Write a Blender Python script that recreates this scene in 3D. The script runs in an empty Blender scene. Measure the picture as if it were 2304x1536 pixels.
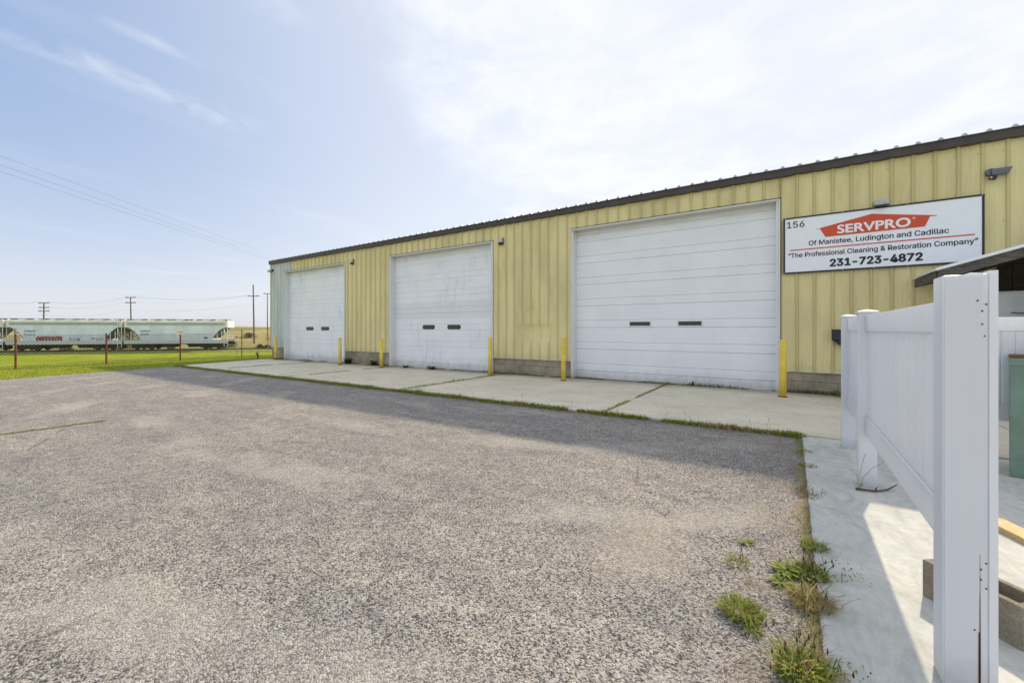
import bpy, math, random
from mathutils import Vector, Matrix, noise
random.seed(7)
SC = bpy.context.scene
COL = SC.collection
PI = math.pi

# ------------------------------------------------------------------ camera, sky, sun, exposure
HCAM = 1.41
cd = bpy.data.cameras.new('camera'); cam = bpy.data.objects.new('camera', cd); COL.objects.link(cam)
cam.location = (0, 0, HCAM); cam.rotation_euler = (PI/2, 0, math.radians(33.845))
cd.sensor_width = 36; cd.lens = 36*938/2304; cd.shift_y = -27/2304
cd.clip_start = .05; cd.clip_end = 3000
SC.camera = cam
SUNV = Vector((.30, 1.27, 1.0)).normalized()
SUN_EL = math.asin(SUNV.z); SUN_AZ = math.atan2(SUNV.x, SUNV.y)
ld = bpy.data.lights.new('sun', 'SUN'); ld.energy = 2.3; ld.angle = math.radians(1.6); ld.color = (1, .85, .64)
sun = bpy.data.objects.new('sun', ld); COL.objects.link(sun); sun.rotation_euler = SUNV.to_track_quat('Z', 'Y').to_euler()
SC.view_settings.view_transform = 'Standard'; SC.view_settings.look = 'None'
SC.view_settings.gamma = 1; SC.view_settings.use_curve_mapping = False
SC.view_settings.exposure = 0.98

W = bpy.data.worlds.new('World'); SC.world = W; W.use_nodes = True
wn = W.node_tree.nodes; wl = W.node_tree.links; wn.clear()
def WN(t, **k):
    n = wn.new(t)
    for a, b in k.items(): setattr(n, a, b)
    return n
def wmath(op, a, b=None, c=None, clamp=False):
    n = WN('ShaderNodeMath', operation=op); n.use_clamp = clamp
    for i, v in enumerate((a, b, c)):
        if v is None: continue
        if isinstance(v, (int, float)): n.inputs[i].default_value = v
        else: wl.new(v, n.inputs[i])
    return n.outputs[0]
def wsmooth(v, lo, hi):
    n = WN('ShaderNodeMapRange', interpolation_type='SMOOTHSTEP')
    wl.new(v, n.inputs[0]); n.inputs[1].default_value = lo; n.inputs[2].default_value = hi
    return n.outputs[0]
sky = WN('ShaderNodeTexSky', sky_type='NISHITA'); sky.sun_disc = False
sky.sun_elevation = SUN_EL; sky.sun_rotation = SUN_AZ
sky.air_density = 1.0; sky.dust_density = 2.2; sky.ozone_density = 1.5; sky.altitude = 200
tc = WN('ShaderNodeTexCoord'); nrm = WN('ShaderNodeVectorMath', operation='NORMALIZE'); wl.new(tc.outputs['Generated'], nrm.inputs[0])
sep = WN('ShaderNodeSeparateXYZ'); wl.new(nrm.outputs[0], sep.inputs[0])
zz = wmath('MAXIMUM', sep.outputs[2], .03)
px = wmath('DIVIDE', sep.outputs[0], zz); py = wmath('DIVIDE', sep.outputs[1], zz)
pc = WN('ShaderNodeCombineXYZ'); wl.new(px, pc.inputs[0]); wl.new(py, pc.inputs[1])
def wnoise(scale, detail, rough, dist=0., off=(0, 0, 0), sc=(1, 1, 1)):
    m = WN('ShaderNodeMapping'); wl.new(pc.outputs[0], m.inputs[0]); m.inputs['Location'].default_value = off; m.inputs['Scale'].default_value = sc
    n = WN('ShaderNodeTexNoise'); wl.new(m.outputs[0], n.inputs['Vector'])
    n.inputs['Scale'].default_value = scale; n.inputs['Detail'].default_value = detail
    n.inputs['Roughness'].default_value = rough; n.inputs['Distortion'].default_value = dist
    return n.outputs['Fac']
fine = wnoise(3.2, 9, .62, .5)
def streak(x0, y0, x1, y1, w, amp, nz):
    # soft wisp of cirrus between two points of the cloud layer (layer coordinates = horizontal metres per metre of height)
    dx, dy = x1-x0, y1-y0; L = math.hypot(dx, dy); dx /= L; dy /= L
    rx = wmath('SUBTRACT', px, x0); ry = wmath('SUBTRACT', py, y0)
    s = wmath('ADD', wmath('MULTIPLY', rx, dx), wmath('MULTIPLY', ry, dy))
    t = wmath('ABSOLUTE', wmath('ADD', wmath('SUBTRACT', wmath('MULTIPLY', rx, -dy), wmath('MULTIPLY', ry, -dx)), wmath('MULTIPLY', wmath('SUBTRACT', nz, .5), w*1.6)))
    a = wmath('MULTIPLY', wsmooth(s, -.12, .12), wmath('SUBTRACT', 1, wsmooth(s, L-.12, L+.1)))
    b = wmath('SUBTRACT', 1, wsmooth(t, 0., w))
    return wmath('MULTIPLY', wmath('MULTIPLY', wmath('MULTIPLY', a, b), wsmooth(nz, .36, .66)), amp)
c1 = streak(-2.20, .12, -2.27, 1.02, .17, .34, fine)
c2 = streak(-1.86, .42, -1.83, .68, .07, .35, fine)
c3 = streak(-1.36, .62, -1.33, .72, .09, .4, fine)
big = wnoise(.62, 7, .52, .35, (2.9, -.35, 0))
# thin high veil: broad cirrus sheet over most of the sky, with one soft edge over the left of the view
edge = wmath('ADD', wmath('ADD', px, wmath('MULTIPLY', py, .45)), wmath('MULTIPLY', wmath('SUBTRACT', big, .5), 1.7))
veil = wmath('MULTIPLY', wsmooth(edge, -1.02, -.50), wmath('ADD', .12, wmath('MULTIPLY', wsmooth(wmath('ADD', wmath('MULTIPLY', fine, .45), wmath('MULTIPLY', wnoise(1.15, 8, .55, .6, (1.3, 4.2, 0)), .55)), .36, .62), .85)))
gen = wmath('MULTIPLY', wsmooth(wnoise(1.1, 8, .6, .3, (5, 2, 0), (1, .35, 1)), .52, .8), .25)
back = wmath('MULTIPLY', wmath('SUBTRACT', 1., wsmooth(py, -1.2, .1)), wsmooth(big, .25, .6))  # unseen cloud cover added behind the camera to brighten the building front
cl = wmath('MINIMUM', wmath('MAXIMUM', wmath('MAXIMUM', wmath('MAXIMUM', c1, c2), wmath('MAXIMUM', c3, veil)), wmath('MAXIMUM', gen, wmath('MULTIPLY', back, .92))), .92)
low = wmath('POWER', wmath('SUBTRACT', 1, wmath('MAXIMUM', wmath('MINIMUM', sep.outputs[2], 1.), 0)), 3.6)
SKYK = .105
sd = WN('ShaderNodeVectorMath', operation='DOT_PRODUCT'); wl.new(nrm.outputs[0], sd.inputs[0]); sd.inputs[1].default_value = tuple(SUNV)
tow = wsmooth(sd.outputs['Value'], -.05, .92)
def wmix(f, a, b, mode='MIX'):
    n = WN('ShaderNodeMixRGB', blend_type=mode)
    for i, v in ((0, f), (1, a), (2, b)):
        if isinstance(v, (int, float)): n.inputs[i].default_value = v
        elif isinstance(v, tuple): n.inputs[i].default_value = v+(1,)
        else: wl.new(v, n.inputs[i])
    return n.outputs[0]
hazy = wmix(wmath('MINIMUM', wmath('ADD', wmath('MULTIPLY', tow, .85), wmath('MULTIPLY', low, 1.12)), 1.), (1.2, 1.98, 3.5), (3.95, 4.08, 4.48))
hazy = wmix(wmath('MULTIPLY', wmath('MULTIPLY', tow, tow), .8), hazy, (4.05, 4.3, 4.85))
skm = wmix(1., sky.outputs[0], (4.2, 4.5, 5.0), 'DARKEN')
base = wmix(.80, skm, hazy)
clc = wmix(tow, (4.75, 4.9, 5.15), (4.75, 4.85, 5.1))
tot = wmix(cl, base, clc)
bg = WN('ShaderNodeBackground'); wl.new(tot, bg.inputs[0]); bg.inputs[1].default_value = SKYK
wo = WN('ShaderNodeOutputWorld'); wl.new(bg.outputs[0], wo.inputs[0])

# ------------------------------------------------------------------ helpers
def G(x):                                   # the yard falls gently towards the far end of the building
    return .0058*x if x < 0 else 0.
TA = Vector((-90.52, 8.41)); TD = Vector((.65926, .75192)); TNn = Vector((.75192, -.65926))
def tdist(x, y): return (Vector((x, y))-TA).dot(TNn)
def sm(v, lo, hi):
    v = max(0., min(1., (v-lo)/(hi-lo))); return v*v*(3-2*v)
def T(x, y):
    t = tdist(x, y)
    z = -2.0 + (2.0-.14)*sm(t, 12, 49)
    if x > -22: z = max(z, -.14) if t > 30 else z
    if t < -10:
        n = noise.noise(Vector((x*.02, y*.02, 3)))*1.2 + noise.noise(Vector((x*.06, y*.06, 9)))*.5
        z += 4.35*sm(-t, 22, 100) + n*sm(-t, 30, 80)*.55
        z += -.012*max(0, -t-120)
    return z
class MB:
    def __init__(s): s.v = []; s.f = []; s.m = []; s.c = []
    def face(s, pts, col=None, mi=0):
        i = len(s.v); s.v += [tuple(p) for p in pts]; s.f.append(tuple(range(i, i+len(pts)))); s.m.append(mi); s.c.append(col)
    def box(s, x0, x1, y0, y1, z0, z1, M=None, mi=0, taper=None):
        P = [(x0,y0,z0),(x1,y0,z0),(x1,y1,z0),(x0,y1,z0),(x0,y0,z1),(x1,y0,z1),(x1,y1,z1),(x0,y1,z1)]
        if taper:
            P = P[:4]+[(p[0]+(q[0]), p[1]+q[1], p[2]) for p, q in zip(P[4:], taper)]
        if M is not None: P = [M @ Vector(p) for p in P]
        i = len(s.v); s.v += [tuple(p) for p in P]
        for f in ((0,3,2,1),(4,5,6,7),(0,1,5,4),(1,2,6,5),(2,3,7,6),(3,0,4,7)):
            s.f.append(tuple(i+k for k in f)); s.m.append(mi); s.c.append(None)
        return s
    def prism(s, poly, a0, a1, axis='y', M=None, mi=0):
        # poly in the two other axes (in x,y,z order), extruded along axis
        def mk(p, a):
            if axis == 'y': q = (p[0], a, p[1])
            elif axis == 'x': q = (a, p[0], p[1])
            else: q = (p[0], p[1], a)
            return tuple(M @ Vector(q)) if M is not None else q
        n = len(poly); i = len(s.v)
        s.v += [mk(p, a0) for p in poly]+[mk(p, a1) for p in poly]
        s.f.append(tuple(range(i, i+n))); s.f.append(tuple(range(i+2*n-1, i+n-1, -1))); s.m += [mi, mi]; s.c += [None, None]
        for k in range(n):
            k2 = (k+1) % n; s.f.append((i+k, i+n+k, i+n+k2, i+k2)); s.m.append(mi); s.c.append(None)
        return s
    def tube(s, pts, r, n=8, r1=None, cap=True, mi=0):
        pts = [Vector(p) for p in pts]; i0 = len(s.v); N = len(pts)
        for k, p in enumerate(pts):
            d = (pts[min(k+1, N-1)]-pts[max(k-1, 0)]).normalized()
            u = d.cross(Vector((0, 0, 1)));
            if u.length < .05: u = d.cross(Vector((1, 0, 0)))
            u.normalize(); w = d.cross(u); rr = r if r1 is None else r+(r1-r)*k/(N-1)
            for j in range(n):
                a = 2*PI*j/n; s.v.append(tuple(p+u*math.cos(a)*rr+w*math.sin(a)*rr))
        for k in range(N-1):
            for j in range(n):
                j2 = (j+1) % n; s.f.append((i0+k*n+j, i0+k*n+j2, i0+(k+1)*n+j2, i0+(k+1)*n+j)); s.m.append(mi); s.c.append(None)
        if cap:
            s.f.append(tuple(i0+j for j in range(n-1, -1, -1))); s.f.append(tuple(i0+(N-1)*n+j for j in range(n))); s.m += [mi, mi]; s.c += [None, None]
        return s
    def build(s, name, mat, parent=None, loc=None, smooth=False, bevel=0):
        me = bpy.data.meshes.new(name); me.from_pydata(s.v, [], s.f); me.update()
        mats = mat if isinstance(mat, (list, tuple)) else [mat]
        for m in mats: me.materials.append(m)
        if any(s.m): me.polygons.foreach_set('material_index', s.m)
        if any(c is not None for c in s.c):
            at = me.color_attributes.new('tint', 'FLOAT_COLOR', 'CORNER'); buf = []
            for f, c in zip(s.f, s.c): buf += list((c or (.1, .15, .03, 1)))*len(f)
            at.data.foreach_set('color', buf)
        if smooth: me.polygons.foreach_set('use_smooth', [True]*len(me.polygons))
        o = bpy.data.objects.new(name, me); COL.objects.link(o)
        if parent is not None: o.parent = parent
        if loc is not None: o.location = loc
        if bevel:
            b = o.modifiers.new('bevel', 'BEVEL'); b.width = bevel; b.segments = 2; b.limit_method = 'ANGLE'; b.angle_limit = math.radians(40)
            b.harden_normals = False
        return o
def tag(o, label=None, cat=None, group=None, kind=None):
    if label: o['label'] = label
    if cat: o['category'] = cat
    if group: o['group'] = group
    if kind: o['kind'] = kind
    return o
def empty(name, loc=(0, 0, 0), rz=0, **k):
    o = bpy.data.objects.new(name, None); COL.objects.link(o); o.location = loc; o.rotation_euler = (0, 0, rz); o.empty_display_size = .1
    return tag(o, **k)
def copy_tree(o, parent=None):
    c = o.copy(); COL.objects.link(c); c.parent = parent
    for ch in list(o.children): copy_tree(ch, c)
    return c

# ------------------------------------------------------------------ materials
class NT:
    def __init__(s, name):
        s.mat = bpy.data.materials.new(name); s.mat.use_nodes = True; s.nt = s.mat.node_tree; s.nt.nodes.clear()
        s.out = s.n('ShaderNodeOutputMaterial'); s.b = s.n('ShaderNodeBsdfPrincipled'); s.l(s.b.outputs[0], s.out.inputs[0])
        s.geo = s.n('ShaderNodeNewGeometry'); s.pos = s.geo.outputs['Position']
    def n(s, t, **k):
        x = s.nt.nodes.new(t)
        for a, b in k.items(): setattr(x, a, b)
        return x
    def l(s, a, b): s.nt.links.new(a, b)
    def put(s, v, i):
        if isinstance(v, (int, float)): i.default_value = v
        elif isinstance(v, (tuple, list)): i.default_value = tuple(v)+((1,) if len(v) == 3 and i.type == 'RGBA' else ())
        else: s.l(v, i)
    def math(s, op, a, b=0., clamp=False):
        x = s.n('ShaderNodeMath', operation=op); x.use_clamp = clamp; s.put(a, x.inputs[0]); s.put(b, x.inputs[1]); return x.outputs[0]
    def mix(s, f, a, b, mode='MIX'):
        x = s.n('ShaderNodeMixRGB', blend_type=mode); s.put(f, x.inputs[0]); s.put(a, x.inputs[1]); s.put(b, x.inputs[2]); return x.outputs[0]
    def mapp(s, sc=(1, 1, 1), loc=(0, 0, 0), src=None):
        x = s.n('ShaderNodeMapping'); s.l(src or s.pos, x.inputs[0]); x.inputs['Scale'].default_value = sc; x.inputs['Location'].default_value = loc; return x.outputs[0]
    def noise(s, scale, detail=4, rough=.55, sc=(1, 1, 1), loc=(0, 0, 0), dist=0., col=False, src=None):
        x = s.n('ShaderNodeTexNoise'); s.l(s.mapp(sc, loc, src), x.inputs['Vector']); x.inputs['Scale'].default_value = scale; x.inputs['Detail'].default_value = detail
        x.inputs['Roughness'].default_value = rough; x.inputs['Distortion'].default_value = dist; return x.outputs['Color' if col else 'Fac']
    def vor(s, scale, feature='F1', rnd=1., sc=(1, 1, 1), src=None):
        x = s.n('ShaderNodeTexVoronoi', feature=feature); s.l(s.mapp(sc, src=src), x.inputs['Vector']); x.inputs['Scale'].default_value = scale; x.inputs['Randomness'].default_value = rnd; return x
    def ramp(s, f, stops):
        x = s.n('ShaderNodeValToRGB'); s.l(f, x.inputs[0]); e = x.color_ramp.elements
        while len(e) < len(stops): e.new(.5)
        for k, (p, c) in enumerate(stops):
            e[k].position = p; e[k].color = tuple(c)+(1,) if isinstance(c, (tuple, list)) else (c, c, c, 1)
        return x.outputs[0]
    def rng(s, v, lo, hi, a=0., b=1.):
        x = s.n('ShaderNodeMapRange', interpolation_type='SMOOTHSTEP'); s.put(v, x.inputs[0]); x.inputs[1].default_value = lo; x.inputs[2].default_value = hi; x.inputs[3].default_value = a; x.inputs[4].default_value = b; return x.outputs[0]
    def xyz(s):
        x = s.n('ShaderNodeSeparateXYZ'); s.l(s.pos, x.inputs[0]); return x.outputs
    def bump(s, h, strength=.4, dist=.01):
        x = s.n('ShaderNodeBump'); x.inputs['Strength'].default_value = strength; x.inputs['Distance'].default_value = dist; s.l(h, x.inputs['Height']); s.l(x.outputs[0], s.b.inputs['Normal'])
    def fin(s, col, rough=.6, metal=0., spec=.5):
        s.put(col, s.b.inputs['Base Color']); s.put(rough, s.b.inputs['Roughness']); s.b.inputs['Metallic'].default_value = metal; s.b.inputs['Specular IOR Level'].default_value = spec
        return s.mat
def plain(name, c, rough=.6, metal=0., var=.12, scale=6., bump=0., spec=.5, dirt=None):
    t = NT(name); n = t.noise(scale, 5, .6); col = t.mix(t.rng(n, .3, .75), [x*(1-var) for x in c], [min(1, x*(1+var)) for x in c])
    if dirt: col = t.mix(t.math('MULTIPLY', t.rng(t.noise(scale*.7, 8, .7, loc=(5, 1, 2)), .5, .72), dirt[1]), col, dirt[0])
    if bump: t.bump(t.noise(scale*8, 4, .6), bump, .004)
    return t.fin(col, rough, metal, spec)

def m_asphalt():
    t = NT('chip_seal_asphalt'); x, y, z = t.xyz()
    warp = t.noise(22, 3, .6, col=True)
    wv = t.n('ShaderNodeVectorMath', operation='MULTIPLY_ADD'); t.l(warp, wv.inputs[0]); wv.inputs[1].default_value = (.018, .018, .018); t.l(t.pos, wv.inputs[2])
    v1 = t.vor(122, src=wv.outputs[0]); v2 = t.vor(64, src=wv.outputs[0])
    sp = t.n('ShaderNodeSeparateColor'); t.l(v1.outputs['Color'], sp.inputs[0])
    sp2 = t.n('ShaderNodeSeparateColor'); t.l(v2.outputs['Color'], sp2.inputs[0])
    # value of each stone
    c = t.ramp(sp.outputs[0], [(0, (.035, .034, .042)), (.24, (.085, .08, .088)), (.40, (.33, .312, .29)), (.7, (.47, .44, .395)), (1, (.66, .63, .57))])
    c2 = t.ramp(sp2.outputs[1], [(0, (.13, .12, .125)), (.4, (.34, .315, .285)), (1, (.54, .51, .46))])
    c = t.mix(.20, c, c2)
    tintm = t.ramp(sp.outputs[2], [(0, (1.05, .97, .93)), (.5, (1, 1, 1)), (1, (.93, .98, 1.08))]); c = t.mix(1., c, tintm, 'MULTIPLY')
    big = t.noise(.55, 6, .6, loc=(4, 2, 0)); c = t.mix(1., c, t.ramp(big, [(.28, (.76, .77, .79)), (.5, (.86, .855, .84)), (.72, (.98, .965, .93))]), 'MULTIPLY')
    st = t.noise(1.5, 5, .6, sc=(.55, 2.1, 1), loc=(1, 7, 0), dist=.8); c = t.mix(.8, c, t.ramp(st, [(.3, (.80, .81, .84)), (.55, (1, 1, 1)), (.75, (1.16, 1.15, 1.12))]), 'MULTIPLY')
    fn = t.noise(7, 4, .65); c = t.mix(.7, c, t.ramp(fn, [(.3, .72), (.5, 1.0), (.72, 1.26)]), 'MULTIPLY')
    # pale dust / fine sand patches
    dust = t.math('MULTIPLY', t.rng(t.noise(1.3, 6, .65, loc=(9, 3, 0)), .60, .74), .22); c = t.mix(dust, c, (.40, .36, .31))
    # one sandy patch swept out in front of the large door
    sx = t.math('MULTIPLY', t.math('ADD', x, .80), 1/.42); sy = t.math('MULTIPLY', t.math('ADD', y, -2.75), 1/.60)
    sr = t.math('ADD', t.math('SQRT', t.math('ADD', t.math('MULTIPLY', sx, sx), t.math('MULTIPLY', sy, sy))), t.math('MULTIPLY', t.math('SUBTRACT', t.noise(4, 6, .7), .5), 1.6))
    c = t.mix(t.math('MULTIPLY', t.rng(sr, .2, 1.0, 1., 0.), .42), c, (.46, .41, .34))
    # tyre scuffs swinging towards the doors, and a few oil drips
    wvt = t.n('ShaderNodeTexWave', wave_type='RINGS', rings_direction='Z'); t.l(t.mapp((.16, .16, .16), (.9, -1.9, 0)), wvt.inputs['Vector']); wvt.inputs['Scale'].default_value = 1.1; wvt.inputs['Distortion'].default_value = 2.2; wvt.inputs['Detail'].default_value = 3; wvt.inputs['Detail Scale'].default_value = .6
    c = t.mix(t.math('MULTIPLY', t.rng(wvt.outputs['Fac'], .72, .98), t.rng(t.noise(.7, 4, .6, loc=(2, 9, 0)), .42, .6, 0., .34)), c, (.52, .49, .43))
    oil = t.vor(.55, rnd=1.); c = t.mix(t.math('MULTIPLY', t.rng(t.math('ADD', oil.outputs['Distance'], t.math('MULTIPLY', t.noise(9, 5, .7), .10)), .075, .16, 1., 0.), .45), c, (.07, .065, .065))
    # blown sand and soil along the edge by the weeds
    ed = t.math('MULTIPLY', t.rng(x, -.45, .12), t.rng(t.noise(3.5, 6, .65), .44, .62)); c = t.mix(t.math('MULTIPLY', ed, .8), c, (.25, .20, .145))
    el = t.math('MULTIPLY', t.rng(t.math('ADD', y, t.math('MULTIPLY', t.noise(1.6, 4, .6), .5)), 6.55, 6.95), .6); c = t.mix(el, c, (.11, .105, .11))
    # hairline cracks
    cr = t.vor(.42, 'DISTANCE_TO_EDGE', src=t.mapp((1, 1, 1), src=wv.outputs[0])); wob = t.noise(3., 6, .7)
    ck = t.rng(t.math('ADD', cr.outputs['Distance'], t.math('MULTIPLY', t.math('ABSOLUTE', t.math('SUBTRACT', wob, .5)), .10)), .0, .010, 1., 0.)
    ck = t.math('MULTIPLY', ck, t.rng(t.noise(.8, 3, .5, loc=(0, 8, 0)), .52, .62)); c = t.mix(t.math('MULTIPLY', ck, .7), c, (.03, .03, .03))
    h = t.math('SUBTRACT', t.math('MULTIPLY', sp.outputs[0], .7), t.math('MULTIPLY', v1.outputs['Distance'], 1.3)); t.bump(h, .8, .006)
    return t.fin(c, .9, 0, .25)
def m_concrete(name, a, b, stain, sc=1., blue=0.):
    t = NT(name); x, y, z = t.xyz()
    c = t.mix(t.rng(t.noise(.9*sc, 7, .62), .3, .72), a, b)
    c = t.mix(t.math('MULTIPLY', t.rng(t.noise(2.2*sc, 8, .7, sc=(.6, 1.6, 1), loc=(3, 1, 0)), .5, .74), .65), c, stain)
    c = t.mix(.6, c, t.ramp(t.noise(11, 5, .7), [(.3, .84), (.5, 1.0), (.72, 1.14)]), 'MULTIPLY')
    c = t.mix(.5, c, t.ramp(t.noise(160, 3, .7), [(.3, .80), (.5, 1.0), (.7, 1.16)]), 'MULTIPLY')
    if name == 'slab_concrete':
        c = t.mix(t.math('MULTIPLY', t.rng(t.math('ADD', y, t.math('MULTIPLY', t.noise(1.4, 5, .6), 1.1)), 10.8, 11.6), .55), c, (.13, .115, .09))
    else:
        sw = t.noise(5, 6, .65, sc=(1, .35, 1), dist=2.2); c = t.mix(.8, c, t.ramp(sw, [(.32, .80), (.5, 1.), (.7, 1.16)]), 'MULTIPLY')
    h = t.noise(60, 6, .7); t.bump(h, .35, .004)
    return t.fin(c, .85, 0, .3)
def m_wall(name, c, rib, seed=0):
    t = NT(name); x, y, z = t.xyz()
    col = t.mix(t.rng(t.noise(1.2, 6, .6, sc=(1.3, 1, .35), loc=(seed, 0, 0)), .3, .7), [v*.86 for v in c], [v*1.08 for v in c])
    col = t.mix(t.math('MULTIPLY', t.rng(t.noise(3, 7, .7, sc=(2.2, 1, .25), loc=(7, seed, 0)), .5, .76), .35), col, rib)
    gr = t.noise(70, 3, .7); col = t.mix(.4, col, t.ramp(gr, [(.3, .86), (.5, 1.), (.7, 1.1)]), 'MULTIPLY')
    # old dirt held on the ribs and their edges (y is the stand-off from the wall sheet)
    rr = t.rng(y, 11.088, 11.098, 1., 0.); col = t.mix(t.math('MULTIPLY', rr, .42), col, rib)
    col = t.mix(t.math('MULTIPLY', t.rng(t.math('ADD', z, t.math('MULTIPLY', t.noise(2, 5, .6), .5)), .65, 1.0, 1., 0.), .3), col, [v*.55 for v in c])
    t.bump(t.noise(90, 3, .6), .12, .003)
    return t.fin(col, .55, 0, .35)
def m_white(name, c=(.85, .875, .92), smear=0., band=None, dirt=.5):
    t = NT(name); x, y, z = t.xyz()
    col = t.mix(t.rng(t.noise(1.4, 6, .6), .3, .7), [v*.965 for v in c], [min(.93, v*1.02) for v in c])
    if smear:
        a = t.noise(2.2, 6, .6, sc=(3.2, 1, .5), loc=(2, 0, 1)); b = t.noise(.8, 3, .5, loc=(6, 0, 4))
        f = t.math('MULTIPLY', t.math('MULTIPLY', t.rng(a, .42, .75), t.rng(b, .42, .66)), smear*.6); col = t.mix(f, col, (.52, .58, .74))
        s2 = t.math('MULTIPLY', t.math('MULTIPLY', t.rng(t.noise(3, 4, .6, sc=(.8, 1, 6), loc=(1, 3, 8)), .55, .78), t.rng(b, .4, .6)), .45*smear); col = t.mix(s2, col, (.38, .45, .62))
    col = t.mix(t.math('MULTIPLY', t.rng(t.math('ADD', z, t.math('MULTIPLY', t.noise(5, 6, .7, sc=(1, 1, .5)), .6)), .25, .65, 1., 0.), dirt), col, (.42, .40, .34))
    top = t.rng(t.math('ADD', z, t.math('MULTIPLY', t.noise(3, 5, .7), .5)), 4.3, 4.62, 0., .28); col = t.mix(top, col, (.50, .45, .35))  # shade under the header painted into the door tops
    return t.fin(col, .42, 0, .45)
def m_leaf(name='grass_blades'):
    t = NT(name); a = t.n('ShaderNodeAttribute', attribute_name='tint')
    c = t.mix(1., a.outputs['Color'], t.ramp(t.noise(9, 3, .6), [(.3, .75), (.7, 1.25)]), 'MULTIPLY')
    t.fin(c, .6, 0, .25); tr = t.n('ShaderNodeBsdfTranslucent'); t.l(c, tr.inputs[0])
    mx = t.n('ShaderNodeMixShader'); mx.inputs[0].default_value = .42; t.l(t.b.outputs[0], mx.inputs[1]); t.l(tr.outputs[0], mx.inputs[2]); t.l(mx.outputs[0], t.out.inputs[0])
    return t.mat
def m_terrain():
    t = NT('field_grass'); a = t.n('ShaderNodeAttribute', attribute_name='tint')
    c = t.mix(.9, a.outputs['Color'], t.ramp(t.noise(.5, 9, .7, sc=(1, 1, 2)), [(.28, (.50, .55, .45)), (.5, (1, 1, 1)), (.72, (1.45, 1.3, 1.25))]), 'MULTIPLY')
    c = t.mix(.6, c, t.ramp(t.noise(.09, 7, .7, loc=(3, 3, 0)), [(.3, (.70, .78, .6)), (.6, (1.1, 1.05, 1.))]), 'MULTIPLY')
    t.bump(t.noise(6, 8, .75), .7, .12)
    return t.fin(c, .9, 0, .15)
def m_wood(name, a, b, sc=(1, 8, 8), rough=.75):
    t = NT(name); n = t.noise(3, 6, .65, sc=sc, dist=1.2); c = t.mix(t.rng(n, .3, .7), a, b)
    k = t.noise(12, 3, .6, sc=sc); c = t.mix(.6, c, t.ramp(k, [(.35, .78), (.6, 1.1)]), 'MULTIPLY'); t.bump(n, .3, .004)
    return t.fin(c, rough, 0, .3)
def m_block():
    t = NT('concrete_block'); n = t.noise(2.1, 7, .7); c = t.mix(t.rng(n, .32, .7), (.25, .215, .165), (.42, .37, .29))
    c = t.mix(.8, c, t.ramp(t.noise(85, 4, .8), [(.3, .55), (.5, 1.), (.7, 1.35)]), 'MULTIPLY'); t.bump(t.noise(110, 4, .8), .8, .006)
    return t.fin(c, .95, 0, .2)
def m_vinyl():
    t = NT('white_vinyl'); x, y, z = t.xyz()
    c = t.mix(t.rng(t.noise(2.5, 5, .6, sc=(1, 1, .4)), .3, .75), (.84, .86, .90), (.88, .895, .93))
    c = t.mix(t.math('MULTIPLY', t.rng(t.noise(24, 6, .75), .60, .75), .12), c, (.45, .43, .38))
    c = t.mix(t.math('MULTIPLY', t.rng(t.math('ADD', z, t.math('MULTIPLY', t.noise(14, 5, .7), .25)), .10, .30, 1., 0.), .3), c, (.42, .40, .34))
    t.fin(c, .38, 0, .45); tr = t.n('ShaderNodeBsdfTranslucent'); t.l(c, tr.inputs[0])
    mx = t.n('ShaderNodeMixShader'); mx.inputs[0].default_value = .36; t.l(t.b.outputs[0], mx.inputs[1]); t.l(tr.outputs[0], mx.inputs[2]); t.l(mx.outputs[0], t.out.inputs[0])
    return t.mat
def m_yellow():
    t = NT('yellow_bollard_paint'); c = t.mix(t.rng(t.noise(5, 5, .6), .3, .7), (.70, .52, .06), (.82, .63, .10))
    c = t.mix(t.rng(t.noise(13, 7, .75, loc=(3, 2, 1)), .63, .66), c, (.10, .05, .025))
    x, y, z = t.xyz(); c = t.mix(t.math('MULTIPLY', t.rng(t.math('ADD', z, t.math('MULTIPLY', t.noise(30, 4, .7), .09)), -.02, .07, 1., 0.), .75), c, (.20, .09, .04))
    return t.fin(c, .5, 0, .4)
def m_car(name, c, dirtc):
    t = NT(name); x, y, z = t.xyz(); cc = t.mix(t.rng(t.noise(.6, 6, .65, sc=(1, 1, .5)), .3, .72), [v*.86 for v in c], [v*1.08 for v in c])
    cc = t.mix(t.math('MULTIPLY', t.rng(t.noise(1.3, 6, .7, sc=(2, 2, .18), loc=(2, 2, 2)), .48, .74), .5), cc, dirtc)
    return t.fin(cc, .6, 0, .3)
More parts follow.
